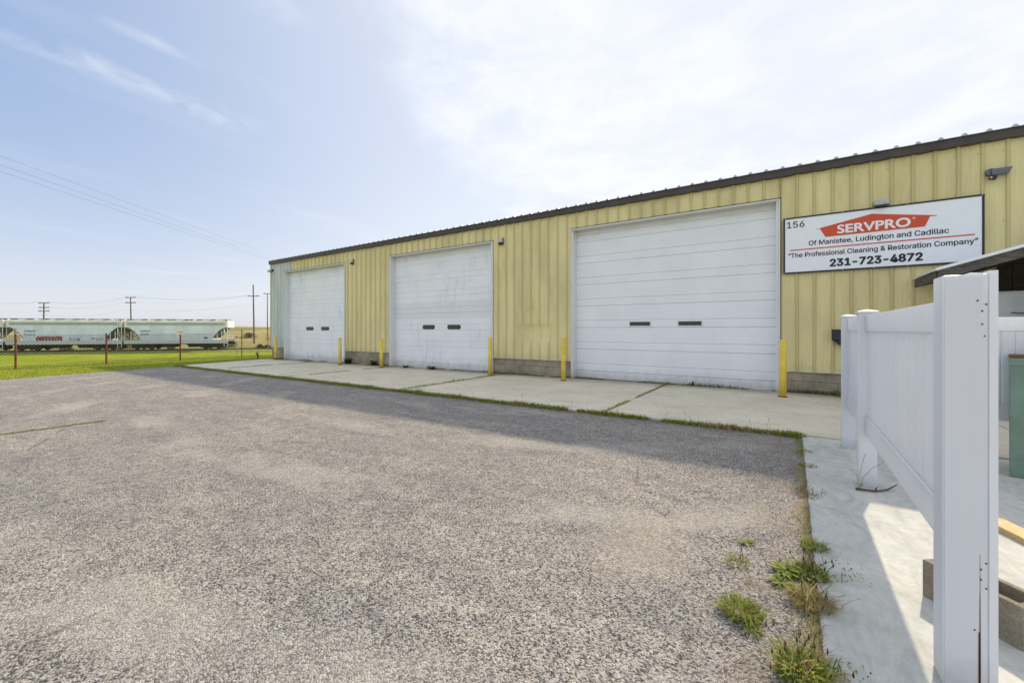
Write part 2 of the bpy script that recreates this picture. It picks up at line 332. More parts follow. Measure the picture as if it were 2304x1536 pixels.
M = dict(
 asphalt=m_asphalt(), slab=m_concrete('slab_concrete', (.60, .545, .425), (.70, .64, .51), (.42, .365, .28)),
 conc=m_concrete('new_concrete', (.47, .475, .445), (.585, .58, .54), (.40, .405, .38)),
 wall=m_wall('tan_metal_siding', (.735, .655, .345), (.40, .30, .12)), green_wall=m_wall('mint_metal_siding', (.56, .61, .59), (.42, .48, .47), 4),
 door=m_white('white_door_steel'), door_smear=m_white('white_door_steel_smeared', smear=.95), door_grey=m_white('grey_white_door_steel', (.76, .80, .84), smear=.5),
 trim=m_white('white_trim', (.72, .73, .74)), fascia=plain('dark_bronze_fascia', (.055, .045, .042), .5, var=.25, scale=4),
 roof=plain('galvanised_roof', (.42, .47, .52), .4, .5), block=m_block(), mortar=plain('mortar', (.30, .27, .22), .95, scale=9, bump=.3),
 blk=plain('black_plastic', (.015, .016, .02), .5), glass=NT('dark_glass').fin((.03, .035, .03), .12, 0, .5),
 grey=plain('grey_metal', (.13, .145, .17), .45, .4), lightgrey=plain('light_grey_metal', (.5, .5, .5), .4, .3), white=plain('white_sign_face', (.84, .87, .93), .35, var=.02),
 red=plain('sign_red', (.62, .075, .022), .45, var=.05), ink=plain('sign_black', (.012, .014, .025), .45, var=.05),
 vinyl=m_vinyl(), yellow=m_yellow(), leaf=m_leaf(), terrain=m_terrain(), soil=plain('soil', (.10, .075, .045), 1., var=.3, scale=20, bump=.5),
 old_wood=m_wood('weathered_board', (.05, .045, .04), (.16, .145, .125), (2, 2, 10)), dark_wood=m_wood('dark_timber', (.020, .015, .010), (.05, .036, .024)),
 lumber=m_wood('new_lumber', (.52, .37, .16), (.68, .52, .27), (9, 1.2, 9)), pole=m_wood('pole_wood', (.12, .095, .085), (.2, .165, .15), (8, 8, .6)),
 wire=plain('wire', (.10, .10, .11), .6, .3), rust=plain('rusted_steel', (.16, .055, .028), .85, var=.35, scale=14, bump=.2), galv=plain('galvanised', (.30, .31, .33), .5, .4, var=.2, scale=12),
 mesh=plain('chain_link_wire', (.05, .05, .04), .6, .3), car=m_car('hopper_grey_paint', (.68, .74, .91), (.46, .48, .52)), carlite=m_car('hopper_white_paint', (.78, .79, .80), (.5, .48, .44)),
 carshade=m_car('hopper_end_dark', (.10, .115, .11), (.06, .06, .05)), truck=plain('truck_steel', (.022, .018, .018), .8, var=.3), graf=plain('red_graffiti', (.28, .015, .02), .6, var=.2),
 green=plain('green_painted_steel', (.16, .25, .20), .45, var=.15, scale=3, dirt=((.12, .05, .025), .55)), twig=m_wood('twig_bark', (.07, .05, .035), (.16, .125, .09)),
 cabinet=plain('white_enamel', (.42, .43, .44), .4, var=.06), signyellow=plain('sign_yellow', (.75, .50, .03), .5), foam=plain('foam_strip', (.62, .62, .60), .8, var=.2, scale=20),
 soil2=plain('sandy_dirt', (.25, .205, .145), 1., var=.35, scale=30, bump=.6), pebble=plain('pebbles', (.42, .39, .34), .9, var=.5, scale=60),
 bark=plain('bark', (.07, .055, .04), .9, var=.3, scale=8), orange=plain('orange_dirt', (.30, .18, .05), .9), hole=plain('dark_hole', (.02, .012, .008), .9),
)

# ------------------------------------------------------------------ setting: ground
def xl(y): return -19.9+(y-1.85)*(-2.7/9.25)        # far-left edge of the paving
def terrain():
    N = 190; mb_v = []; faces = []; cols = []
    def warp(k, c, s):
        u = (k/(N-1))*2-1; return c+s*(abs(u)**2.6)*(1 if u > 0 else -1)+u*70
    xs = [warp(i, -50, 1100) for i in range(N)]; ys = [warp(j, 20, 1100) for j in range(N)]
    for y in ys:
        for x in xs:
            z = T(x, y)
            if x > -22.5 and tdist(x, y) > 25: z = min(z, -.20)
            mb_v.append((x, y, z-.02)); t = tdist(x, y)
            n = noise.noise(Vector((x*.05, y*.05, 0)))
            g = Vector((.31, .37, .02)); tan = Vector((.42, .35, .17)); olive = Vector((.26, .27, .08))
            f = sm(-t+n*14, 18, 42); c = g.lerp(olive, sm(-t, 2, 14)).lerp(tan, f*.9)
            c = c.lerp(Vector((.12, .15, .05)), max(0, noise.noise(Vector((x*.03, y*.03, 8))))*1.1*sm(-t, 20, 50))
            if abs(t+1.5) < 2.2: c = Vector((.25, .28, .08))
            cols.append((c.x, c.y, c.z, 1))
    for j in range(N-1):
        for i in range(N-1): faces.append((j*N+i, j*N+i+1, (j+1)*N+i+1, (j+1)*N+i))
    me = bpy.data.meshes.new('ground'); me.from_pydata(mb_v, [], faces); me.update(); me.materials.append(M['terrain'])
    at = me.color_attributes.new('tint', 'FLOAT_COLOR', 'POINT'); at.data.foreach_set('color', [q for c in cols for q in c])
    me.polygons.foreach_set('use_smooth', [True]*len(me.polygons))
    o = bpy.data.objects.new('ground', me); COL.objects.link(o); tag(o, 'wide green field falling to the railway with a tan grassy rise beyond', kind='structure')
terrain()
b = MB(); gc = (.30, .36, .02, 1)
ysv = [-14+i*1.0 for i in range(40)]
for y0, y1 in zip(ysv, ysv[1:]):
    for k in range(8):
        def P(y, k):
            xe = xl(y) if y < 11.3 else -22.75
            x = xe-(k/8)*9; z = G(x)-.012-.10*max(0, k-6)/2; return (x, y, z)
        b.face([P(y0, k+1), P(y0, k), P(y1, k), P(y1, k+1)], gc)
tag(b.build('lawn', M['terrain']), 'bright green lawn strip between the paving and the chain link fence', kind='structure')
b = MB()
for (x0, x1) in ((None, -12), (-12, -6), (-6, 0), (0, .112)):
    for (y0, y1) in ((-25, -5), (-5, 2), (2, 6.62)):
        a0 = xl(y0) if x0 is None else x0; a1 = xl(y1) if x0 is None else x0
        b.face([(a0, y0, G(a0)), (x1, y0, G(x1)), (x1, y1, G(x1)), (a1, y1, G(a1))])
tag(b.build('asphalt_yard', M['asphalt']), 'worn grey chip seal asphalt yard with scattered weeds', kind='structure')
b = MB(); b.face([(xl(6.4), 6.4, G(-21)-.012), (-.0, 6.4, -.012), (0, 11.6, -.012), (xl(11.6), 11.6, G(-22)-.012)]); b.face([(0, 6.4, -.012), (14, 6.4, -.012), (14, 11.6, -.012), (0, 11.6, -.012)])
tag(b.build('soil_bed', M['soil']), 'brown soil showing in the joints of the apron', kind='structure')
apron = empty('concrete_apron', label='pale concrete apron slabs along the foot of the building', kind='structure')
jx = [None, -18.1, -12.95, -7.7, -2.65, 2.5, 7.6, 13]
for i in range(len(jx)-1):
    g = .012; x1 = jx[i+1]-g; y0, y1 = 6.72, 11.2; q = MB()
    a0 = xl(y0) if jx[i] is None else jx[i]+g; a1 = max(xl(y1), -22.9) if jx[i] is None else jx[i]+g
    t = .022
    if jx[i+1] < 0 or True:
        xs = [None, x1] if not (a0 < 0 < x1) else [None, 0, x1]
        pa, pb = a0, a1
        for xe in xs[1:]:
            top = [(pa, y0, G(pa)+t), (xe, y0, G(xe)+t), (xe, y1, G(xe)+t), (pb, y1, G(pb)+t)]
            bot = [(p[0], p[1], p[2]-.12) for p in top]; k = len(q.v); q.v += top+bot
            for f in ((0,1,2,3),(4,7,6,5),(0,4,5,1),(1,5,6,2),(2,6,7,3),(3,7,4,0)): q.f.append(tuple(k+n for n in f)); q.m.append(0); q.c.append(None)
            pa = pb = xe
    q.build('concrete_slab', M['slab'], apron, bevel=.006 if len(xs) == 2 else 0)
b = MB(); b.box(.1125, 13, -14, 6.70, -.10, .010)
tag(b.build('concrete_pad', M['conc']), 'smooth blue grey concrete pad under the white vinyl fence', kind='structure')

# ------------------------------------------------------------------ warehouse
YW = 11.1; ZE0 = 4.79; ZE1 = 4.955; XL0 = -22.6; XR0 = 11.6
wh = empty('warehouse', (0, 0, 0), label='long tan metal warehouse with three white roll up doors', cat='building')
OPEN = [(-21.26, -16.27, -.13), (-13.29, -8.22, -.085), (-5.33, -.24, -.02)]
ZT = 4.30
def dent(x, z):
    d = .004*noise.noise(Vector((x*1.7, z*.8, 1)))+.002*noise.noise(Vector((x*6, z*3, 2)))
    if -7.7 < x < -5.6 and z < 2.4:
        w = sm(x, -7.6, -7.0)*(1-sm(x, -6.2, -5.7))
        d += w*(.042*sm(z, .6, 1.42)*(1-sm(z, 1.43, 1.60))+.012*noise.noise(Vector((x*5, z*2.2, 5))))
    return d
def wall_panel(x0, x1, z0, z1, mat):
    ks = [x0, x1]; prof = [(x0, 0.), (x1, 0.)]
    k0 = math.ceil((x0-.05+.212)/.3106); k1 = math.floor((x1+.05+.212)/.3106)
    for k in range(k0, k1+1):
        xr = -.212+.3106*k
        for dx, dy in ((-.036, 0), (-.019, -.030), (.019, -.030), (.036, 0)):
            if x0+.001 < xr+dx < x1-.001: prof.append((xr+dx, dy))
        for q in (.095, .155, .215):
            for dx, dy in ((-.012, 0), (0, -.0035), (.012, 0)):
                if x0+.001 < xr+q+dx < x1-.001: prof.append((xr+q+dx, dy))
    prof.sort(); n = max(1, int((z1-z0)/.09)) if -8.3 < x0 < -5 else max(1, int((z1-z0)/.5))
    mb = MB(); zs = [z0+(z1-z0)*i/n for i in range(n+1)]
    lipz = .0
    for z in zs:
        for (x, dy) in prof: mb.v.append((x, YW+dy+dent(x, z), z))
    m = len(prof)
    for j in range(n):
        for i in range(m-1): mb.f.append((j*m+i, j*m+i+1, (j+1)*m+i+1, (j+1)*m+i)); mb.m.append(0); mb.c.append(None)
    # returned lower edge so that the sheet has a visible thickness, and a side return at the lap
    k = len(mb.v); mb.v += [(x, YW+dy+.012+dent(x, z0), z0-.001) for x, dy in prof]
    for i in range(m-1): mb.f.append((i+1, i, k+i, k+i+1)); mb.m.append(0); mb.c.append(None)
    return mb.build('siding_panel', mat, wh)
segs = []
p3 = .9318; grid0 = -.212+.045
def cuts(a, b):
    ks = range(math.ceil((a-grid0)/p3+.02), math.floor((b-grid0)/p3-.02)+1); return [a]+[grid0+p3*k for k in ks]+[b]
def run(a, b, z0, z1):
    c = cuts(a, b)
    for x0, x1 in zip(c, c[1:]):
        if x1 <= -20.6+.35 and x0 < -20.6: 
            wall_panel(x0, min(x1, x1), z0, z1, M['green_wall'])
        else: wall_panel(x0+.0015, x1, z0, z1, M['wall'])
def runs(a, b, z0, z1):
    if a < -20.6 < b:
        c = cuts(a, -20.6)
        for x0, x1 in zip(c, c[1:]): wall_panel(x0, x1-.002, z0, z1, M['green_wall'])
        run(-20.6, b, z0, z1)
    else: run(a, b, z0, z1)
c = cuts(XL0, -21.30)
for x0, x1 in zip(c, c[1:]): wall_panel(x0, x1-.002, .49, ZE0+.02, M['green_wall'])
runs(-21.30, -16.23, ZT+.06, ZE0+.02); run(-16.23, -13.33, .49, ZE0+.02); run(-13.33, -8.18, ZT+.06, ZE0+.02)
run(-8.18, -5.37, .49, ZE0+.02); run(-5.37, -.20, ZT+.06, ZE0+.02); run(-.20, XR0, .49, ZE0+.02)
# backing structure: solid wall behind the sheets, end and rear walls
YB = 26.
bk = MB(); 
sol = [(XL0+.02, -21.27), (-16.26, -13.30), (-8.21, -5.34), (-.23, XR0-.02)]
for a, b_ in sol: bk.box(a, b_, YW+.095, YW+.40, -.3, ZE0)
for a, b_, g in OPEN: bk.box(a+.0, b_, YW+.095, YW+.40, ZT+.02, ZE0-.002)
bk.build('wall_core', M['mortar'], wh)
MB().box(XR0-.045, XR0, YW+.06, YB, .30, ZE0-.01).build('end_wall', M['wall'], wh)
ew = MB(); ew.box(XL0+.0, XL0+.045, YW+.06, YB, .30, ZE0-.01)
for y in [YW+.3+.31*i for i in range(48)]:
    ew.box(XL0-.03, XL0+.004, y, y+.05, .32, ZE0-.02)
ew.build('end_wall', M['wall'], wh)
MB().box(XL0, XR0, YB, YB+.05, -.3, ZE0).build('rear_wall', M['wall'], wh)
MB().box(XL0-.001, XL0+.20, YW+.41, YB-.01, -.35, .295).build('end_plinth', M['mortar'], wh)
# corner trim
MB().box(XL0-.045, XL0-.004, YW-.035, YW+.10, .47, ZE0).build('corner_trim', M['wall'], wh)
# foundation of concrete blocks
for si, (a, b_) in enumerate([(XL0, -21.31), (-16.22, -13.34), (-8.17, -5.38), (-.19, 9.0)]):
    zb = G((a+b_)/2)-.03
    fo = MB().box(a+.004, b_-.004, YW+.045, YW+.094, min(zb, -.06)-.1, .468).build('block_foundation', M['mortar'], wh)
    z1 = .475; row = 0
    while z1 > zb+.01:
        z0 = z1-.195; x = a-(.2 if row % 2 else 0)
        while x < b_:
            u0 = max(a, x); u1 = min(b_, x+.392)
            if u1-u0 > .05:
                dy = random.uniform(-.002, .002)
                MB().box(u0, u1, YW+.028+dy, YW+.09, max(z0, zb-.05)+.003, z1-.004).build('concrete_block', M['block'], fo)
            x += .40
        z1 -= .20; row += 1
    # crumpled white closure strip between siding and blocks
    st = MB(); n = int((b_-a)/.07); pr = None
    for i in range(n+1):
        x = a+(b_-a)*i/n; z = .478+.008*noise.noise(Vector((x*4, 0, si)))-.012*max(0, noise.noise(Vector((x*1.3, 3, si)))); y = YW-.028+.014*noise.noise(Vector((x*5, 7, 0)))
        q = [(x, y, z), (x, y+.05, z-.004), (x, y+.05, z+.014), (x, y, z+.010)]
        if pr:
            k = len(st.v); st.v += pr+q
            for f in ((0,1,5,4),(1,2,6,5),(2,3,7,6),(3,0,4,7)): st.f.append(tuple(k+m for m in f)); st.m.append(0); st.c.append(None)
        pr = q
    st.build('closure_strip', M['foam'], wh)
sc_ = MB()
for k in range(-73, 38):
    xr = -.212+.3106*k
    for z in (.60, 2.05, 3.35, 4.62):
        for dx in (-.055,):
            x = xr+dx
            if x < XL0+.05 or x > XR0-.1: continue
            if any(a-.06 < x < b_+.06 for a, b_, g in OPEN) and z < ZT+.1: continue
            y = YW-.006+dent(x, z); sc_.tube([(x, y, z), (x, y+.012, z)], .009, 6)
o = sc_.build('screw_heads', M['galv'], wh); o['kind'] = 'stuff'
# doors
def profile_door(fine):
    # one section: three flutes divided by two grooves, with pin stripes; returns (y offset, z fraction)
    pts = []; H = .6255
    for t in range(3):
        z0 = H*t/3; z1 = H*(t+1)/3; g = (.019 if fine else .012) if t else .0015
        pts += [((.026 if fine else .018) if t else .003, z0), (.0 if fine else .001, z0+g)]
        n = 6 if fine else 4
        for i in range(1, n):
            z = z0+(z1-z0)*i/n; pts += [(.0, z-.006), (.0035 if fine else .002, z-.002), (.0035 if fine else .002, z+.002), (0., z+.006)]
        pts += [(0., z1-g), ((.026 if fine else .018) if t < 2 else .003, z1-.001)]
    return pts
def win(parent, cx, cz, w, h, style):
    if style == 'round':
        fr = MB(); r = h/2; n = 8; prof = []
        for i in range(n+1): a = -PI/2+PI*i/n; prof.append((cx+w/2-r+math.cos(a)*r, cz+math.sin(a)*r))
        for i in range(n+1): a = PI/2+PI*i/n; prof.append((cx-w/2+r+math.cos(a)*r, cz+math.sin(a)*r))
        big = [(cx+(x-cx)*1.06+(.0), cz+(z-cz)*1.3) for x, z in prof]
        f = MB().prism(big, YD-.010, YD+.02, 'y').build('window_frame', M['blk'], parent)
        MB().prism(prof, YD-.014, YD-.0105, 'y').build('window_pane', M['glass'], f)
    else:
        f = MB(); t = .028; x0, x1, z0, z1 = cx-w/2, cx+w/2, cz-h/2, cz+h/2
        f.box(x0-t, x1+t, YD-.012, YD+.01, z1, z1+t); f.box(x0-t, x1+t, YD-.012, YD+.01, z0-t, z0); f.box(x0-t, x0, YD-.012, YD+.01, z0, z1); f.box(x1, x1+t, YD-.012, YD+.01, z0, z1)
        f = f.build('window_frame', M['trim'], parent)
        MB().box(x0, x1, YD-.004, YD+.005, z0, z1).build('window_pane', M['glass'], f)
YD = YW+.235
for di, (a, b_, g) in enumerate(OPEN):
    lab = ['smallest looking far white door with blue smears', 'middle white door with a greyer section above its windows', 'large near white door with crisp fluted sections'][di]
    mats = M['door_smear'] if di < 2 else M['door']
    d = MB().box(a+.05, b_-.05, YD+.03, YD+.06, g, ZT+.05).build('roll_up_door', mats, wh); d['label'] = lab
    pts = profile_door(di == 2)
    z = g+.02; k = 0; H = .6255
    while z < ZT+.02:
        q = MB(); H_ = min(H, ZT+.06-z); pp = [(y, zz_) for y, zz_ in pts if zz_ <= H_]
        bend = [0]*(len(pp))
        xs = [a+.045, b_-.045] if not (di == 1 and k in (0, 1)) else [a+.045+(b_-a-.09)*i/12 for i in range(13)]
        for x in xs:
            for y, zq in pp:
                dd = 0.
                if di == 1 and k in (0, 1): dd = .02*noise.noise(Vector((x*1.3, (z+zq)*1.8, 4)))+.02*math.exp(-((x+10.9)/.8)**2-((z+zq-.62)/.3)**2)
                q.v.append((x, YD+y+dd, z+zq))
        m = len(pp)
        for i in range(len(xs)-1):
            for j in range(m-1): q.f.append((i*m+j, (i+1)*m+j, (i+1)*m+j+1, i*m+j+1)); q.m.append(0); q.c.append(None)
        o = q.build('door_section', M['door_grey'] if (di == 1 and k == 3) else mats, d)
        if di == 1 and k == 3: o['label'] = 'greyer door section'
        z += H; k += 1
    cx = (a+b_)/2; cz = g+.02+H*2.5 if di else g+.02+H*2.5
    for s in (-1, 1):
        win(d, cx+s*.635, cz, .60 if di < 2 else .55, .125 if di < 2 else .105, 'round' if di < 2 else 'rect')
    MB().box(a+.05, b_-.05, YD-.015, YD+.02, g-.02, g+.022).build('bottom_seal', M['blk'], d)
    gl = g-.02
    MB().box(a, a+.045, YW-.022, YW+.38, gl, ZT).build('door_jamb', M['trim'], wh); MB().box(b_-.045, b_, YW-.022, YW+.38, gl, ZT).build('door_jamb', M['trim'], wh)
    MB().box(a-.022, a-.002, YW-.040, YW+.03, gl, ZT+.032).build('door_casing', M['trim'], wh); MB().box(b_+.002, b_+.030, YW-.040, YW+.03, gl, ZT+.032).build('door_casing', M['trim'], wh)
    MB().box(a, b_, YW-.034, YW+.225, ZT, ZT+.016).box(a, b_, YW-.042, YW-.035, ZT-.004, ZT+.030).build('door_header', M['trim'], wh)
    MB().box(a+.05, b_-.05, YD-.10, YD-.012, gl-.01, g+.006).build('threshold', M['mortar'], wh)
# roof: eave fascia with a slightly wavy lower lip, ribbed roof sheets
fa = MB(); n = 340; pr = None
for i in range(n+1):
    x = XL0-.08+(XR0-XL0+.16)*i/n; w = .010*noise.noise(Vector((x*3.2, 0, 0)))+.006*math.sin(x*20.2)
    q = [(x, YW-.10, ZE0+.012+w), (x, YW-.10, ZE1), (x, YW+.06, ZE1+.008), (x, YW+.02, ZE0+.005+w)]
    if pr:
        k = len(fa.v); fa.v += pr+q
        for f in ((0,4,5,1),(1,5,6,2),(2,6,7,3),(3,7,4,0)): fa.f.append(tuple(k+m for m in f)); fa.m.append(0); fa.c.append(None)
    pr = q
fa.build('eave_fascia', M['fascia'], wh)
x = XL0-.08; sl = .06
while x < XR0:
    x1 = min(x+.9318, XR0+.08); y0, y1 = YW-.13, (YW+YB)/2
    q = MB()
    def zr(y): return ZE1+.012+(y-y0)*sl
    q.face([(x, y0, zr(y0)), (x1, y0, zr(y0)), (x1, y1, zr(y1)), (x, y1, zr(y1))]); q.face([(x, y0, zr(y0)), (x, y0, zr(y0)-.012), (x1, y0, zr(y0)-.012), (x1, y0, zr(y0))])
    for r in (.155, .4656, .776):
        xr = x+r
        if xr > x1: continue
        pts = [(xr-.045, 0), (xr-.018, .040), (xr+.018, .040), (xr+.045, 0)]
        k = len(q.v); q.v += [(px_, y0-.01, zr(y0)+h-.004) for px_, h in pts]+[(px_, y1, zr(y1)+h) for px_, h in pts]
        for i in range(3): q.f.append((k+i, k+i+1, k+4+i+1, k+4+i)); q.m.append(0); q.c.append(None)
        q.f.append((k+3, k+2, k+1, k)); q.m.append(0); q.c.append(None)
    q.build('roof_sheet', M['roof'], wh)
    x += .9318
MB().prism([((YW+YB)/2, ZE1+.012+(YB-YW)/2*sl+.06), (YB+.1, ZE1), (YB+.1, ZE1-.03), ((YW+YB)/2, ZE1+.4)], XL0-.08, XR0+.08, 'x').build('rear_roof', M['roof'], wh)
for xe, w in ((XL0-.075, .03), (XR0+.04, .03)):
    MB().prism([(YW-.09, ZE0), (YB, ZE0), (YB, ZE1-.01), ((YW+YB)/2, ZE1+.44), (YW-.09, ZE1-.003)], xe, xe+w, 'x').build('gable_trim', M['fascia'], wh)

# ------------------------------------------------------------------ sign on the wall
SX0, SX1, SZ0, SZ1 = -.150, 2.905, 2.635, 3.865; YS = YW-.06
sg = empty('shop_sign', ((SX0+SX1)/2, YS, SZ0), label='large white sign with black frame and red house shaped logo on tan wall', cat='sign')
def sgb(mb, name, mat, **k):
    o = mb.build(name, mat, sg, **k); o.matrix_parent_inverse = Matrix.Translation(-sg.location); return o
sgb(MB().box(SX0+.02, SX1-.02, YS+.004, YS+.026, SZ0+.02, SZ1-.02), 'sign_panel', M['white'])
fr = MB(); t = .032
fr.box(SX0, SX1, YS-.002, YS+.03, SZ1-t, SZ1).box(SX0, SX1, YS-.002, YS+.03, SZ0, SZ0+t).box(SX0, SX0+t, YS-.002, YS+.03, SZ0+t, SZ1-t).box(SX1-t, SX1, YS-.002, YS+.03, SZ0+t, SZ1-t)
sgb(fr, 'sign_frame', M['ink'])
for i in range(7):
    for zq in (SZ0+.016, SZ1-.016): 
        if i in (0, 2, 3, 4, 6): sgb(MB().tube([(SX0+.03+(SX1-SX0-.06)*i/6, YS-.006, zq), (SX0+.03+(SX1-SX0-.06)*i/6, YS, zq)], .009, 8), 'screw', M['lightgrey'])
def shear_fix(x): return 0.
import os
def sans():
    # Blender's own bundled sans serif; falls back to its built-in face
    try:
        p = os.path.join(bpy.utils.system_resource('DATAFILES'), 'fonts', 'Inter.woff2')
        return bpy.data.fonts.load(p) if os.path.exists(p) else None
    except Exception: return None
FONT = sans()
def lettering(txt, x0, x1, z0, z1, mat, y, parent, bold=0., name='lettering', MX=None, base=None, thick=.002):
    cu = bpy.data.curves.new('txt', 'FONT'); cu.body = txt; cu.size = 1
    if FONT and txt != 'SERVPRO': cu.font = FONT
    cu.offset = 0; cu.resolution_u = 4; cu.fill_mode = 'FRONT'
    tmp = bpy.data.objects.new('txt', cu); COL.objects.link(tmp); dg = bpy.context.evaluated_depsgraph_get(); dg.update()
    me = bpy.data.meshes.new_from_object(tmp.evaluated_get(dg)); bpy.data.objects.remove(tmp)
    vs = [v.co.copy() for v in me.vertices]
    # cap height from an H, so that descenders hang below the base line
    cu.body = 'H'; t2 = bpy.data.objects.new('t2', cu); COL.objects.link(t2); dg = bpy.context.evaluated_depsgraph_get(); dg.update(); mh = bpy.data.meshes.new_from_object(t2.evaluated_get(dg))
    h0 = min(v.co.y for v in mh.vertices); h1 = max(v.co.y for v in mh.vertices); bpy.data.objects.remove(t2); bpy.data.meshes.remove(mh)
    a0 = min(v.x for v in vs); a1 = max(v.x for v in vs)
    for v, c_ in zip(me.vertices, vs):
        v.co = (x0+(c_.x-a0)/(a1-a0)*(x1-x0), y, z0+(c_.y-h0)/(h1-h0)*(z1-z0))
    if bold > 0:
        # overlapping outlines of one glyph must not lie in one plane: set each loose piece a hair apart
        par = list(range(len(me.vertices)))
        def fd(i):
            while par[i] != i: par[i] = par[par[i]]; i = par[i]
            return i
        for e_ in me.edges: par[fd(e_.vertices[0])] = fd(e_.vertices[1])
        ids = {}
        for v in me.vertices: v.co.y -= .00003*(ids.setdefault(fd(v.index), len(ids)) % 5)
        vv = [v.co.copy() for v in me.vertices]; ff = [tuple(p.vertices) for p in me.polygons]; nv = len(vv); hh = z1-z0; V2 = []; F2 = []
        w = bold*hh; sh = [(0, 0)]+[(w*math.cos(PI*q/4), w*math.sin(PI*q/4)*.8) for q in range(8)]
        for q, (ax, az) in enumerate(sh):
            V2 += [(v.x+ax, v.y-.00018*q*(hh/.15), v.z+az) for v in vv]; F2 += [tuple(i+nv*q for i in f) for f in ff]
        bpy.data.meshes.remove(me); me = bpy.data.meshes.new(name); me.from_pydata(V2, [], F2); me.update()
    if MX is not None: me.transform(MX)
    me.materials.clear(); me.materials.append(mat); me.name = name
    o = bpy.data.objects.new(name, me); COL.objects.link(o); o.parent = parent
    return o
def sl_(*a, **k):
    o = lettering(*a, **k); o.matrix_parent_inverse = Matrix.Translation(-sg.location); return o
yt = YS-.0005
logo = [(.427, 3.553), (1.346, 3.744), (2.289, 3.572), (2.289, 3.560), (2.195, 3.566), (2.123, 3.381), (.599, 3.368), (.498, 3.560), (.427, 3.546)]
logo = [(x_, z_) for x_, z_ in logo]
sgb(MB().prism(logo, YS+.001, YS+.0035, 'y'), 'house_logo', M['red'])
sl_('SERVPRO', .80, 1.915, 3.418, 3.585, M['white'], YS-.0012, sg, bold=.05)
sl_('®', 1.945, 1.99, 3.535, 3.585, M['white'], YS-.0012, sg, bold=.0)
sl_('156', -.085, .232, 3.637, 3.770, M['ink'], YS+.002, sg, bold=.022)
sl_('Of Manistee, Ludington and Cadillac', .309, 2.447, 3.219, 3.316, M['ink'], YS+.002, sg, bold=.034)
sgb(MB().box(-.028, 2.782, YS+.001, YS+.0035, 3.134, 3.158), 'red_rule', M['red'])
sl_('“The Professional Cleaning & Restoration Company”', -.055, 2.825, 2.983, 3.078, M['ink'], YS+.002, sg, bold=.034)
sl_('231-723-4872', .679, 2.084, 2.742, 2.885, M['ink'], YS+.002, sg, bold=.085)

# ------------------------------------------------------------------ lights, camera on the wall
def wall_light(x, z, w, style, label):
    e = empty('wall_light', (x, YW-.03, z), label=label, cat='wall light', group='security lights on the warehouse wall')
    if style == 'box':
        MB().box(-w/2, w/2, -.02, .04, -w*.62, w*.62).build('housing', M['grey'], e, bevel=.006)
        MB().box(-w/2, w/2, -.10, -.02, -w*.35, w*.62, taper=[(0, .03), (0, .03), (0, 0), (0, 0)]).build('hood', M['lightgrey'], e, bevel=.008)
        MB().box(-w*.42, w*.42, -.085, -.02, -w*.55, -w*.36).build('lens', M['glass'], e)
        MB().box(-w*.50, w*.50, -.05, .02, -w*.80, -w*.63).build('base_gasket', M['rust'], e)
    else:
        MB().tube([(0, .03, 0), (0, -.05, 0)], .055, 14).build('mount', M['blk'], e)
        MB().tube([(-.0, -.05, 0), (-.08, -.10, -.04)], .02, 8).build('arm', M['lightgrey'], e)
        MB().box(-.20, -.06, -.16, -.06, -.10, .02).build('lamp_head', M['lightgrey'], e, bevel=.01)
    return e
wall_light(-7.845, 4.285, .16, 'box', 'boxy light with a rusty base high on the wall right of the middle door')
wall_light(-15.69, 4.33, .15, 'box', 'small boxy light high on the wall right of the far smeared door')
wall_light(-22.42, 4.48, .12, 'round', 'round mounted black light at the far mint green corner')
e = empty('sign_floodlight', (1.485, YW-.08, 3.885), label='silver trapezoid floodlight standing just above the white sign', cat='floodlight')
hs = MB(); hs.prism([(-.12, -.005), (-.085, .105), (.085, .105), (.12, -.005)], -.09, .06, 'y'); hs.build('housing', M['lightgrey'], e, bevel=.006)
for i in range(5): MB().box(-.09+.038*i, -.076+.038*i, -.100, -.0905, .004, .098).build('cooling_fin', M['lightgrey'], e)
MB().box(-.105, .105, -.10, -.06, -.018, -.006).build('lens', M['glass'], e)
e = empty('security_camera', (2.98, YW-.04, 4.24), label='dark grey camera on a round mount above the right end of the sign', cat='security camera'); e.scale = (.78, .78, .78)
MB().tube([(0, .03, 0), (0, -.05, 0)], .085, 18).build('mount', M['grey'], e, smooth=False, bevel=.01)
MB().box(.0, .26, -.11, -.01, -.095, .055, taper=[(0, .02), (.07, .02), (.07, -.01), (0, -.01)]).build('housing', M['grey'], e, bevel=.012)
MB().box(-.0, .11, -.13, -.02, -.175, -.100, M=Matrix.Rotation(.25, 4, 'Y')).build('camera_body', M['blk'], e, bevel=.01)
MB().tube([(-.02, -.136, -.15), (-.02, -.125, -.15)], .02, 12).build('lens', M['lightgrey'], e)
e = empty('mail_box', (.80, YW-.04, 1.05), label='small black box on the tan wall beside the farthest vinyl post', cat='box')
MB().box(-.10, .14, -.12, .02, .14, .36, taper=[(0, .03), (0, .03), (0, 0), (0, 0)]).build('box_body', M['blk'], e, bevel=.01)
MB().prism([(-.09, .14), (.14, .14), (.14, .0), (.02, .04)], -.10, .01, 'y').build('flap', M['blk'], e)

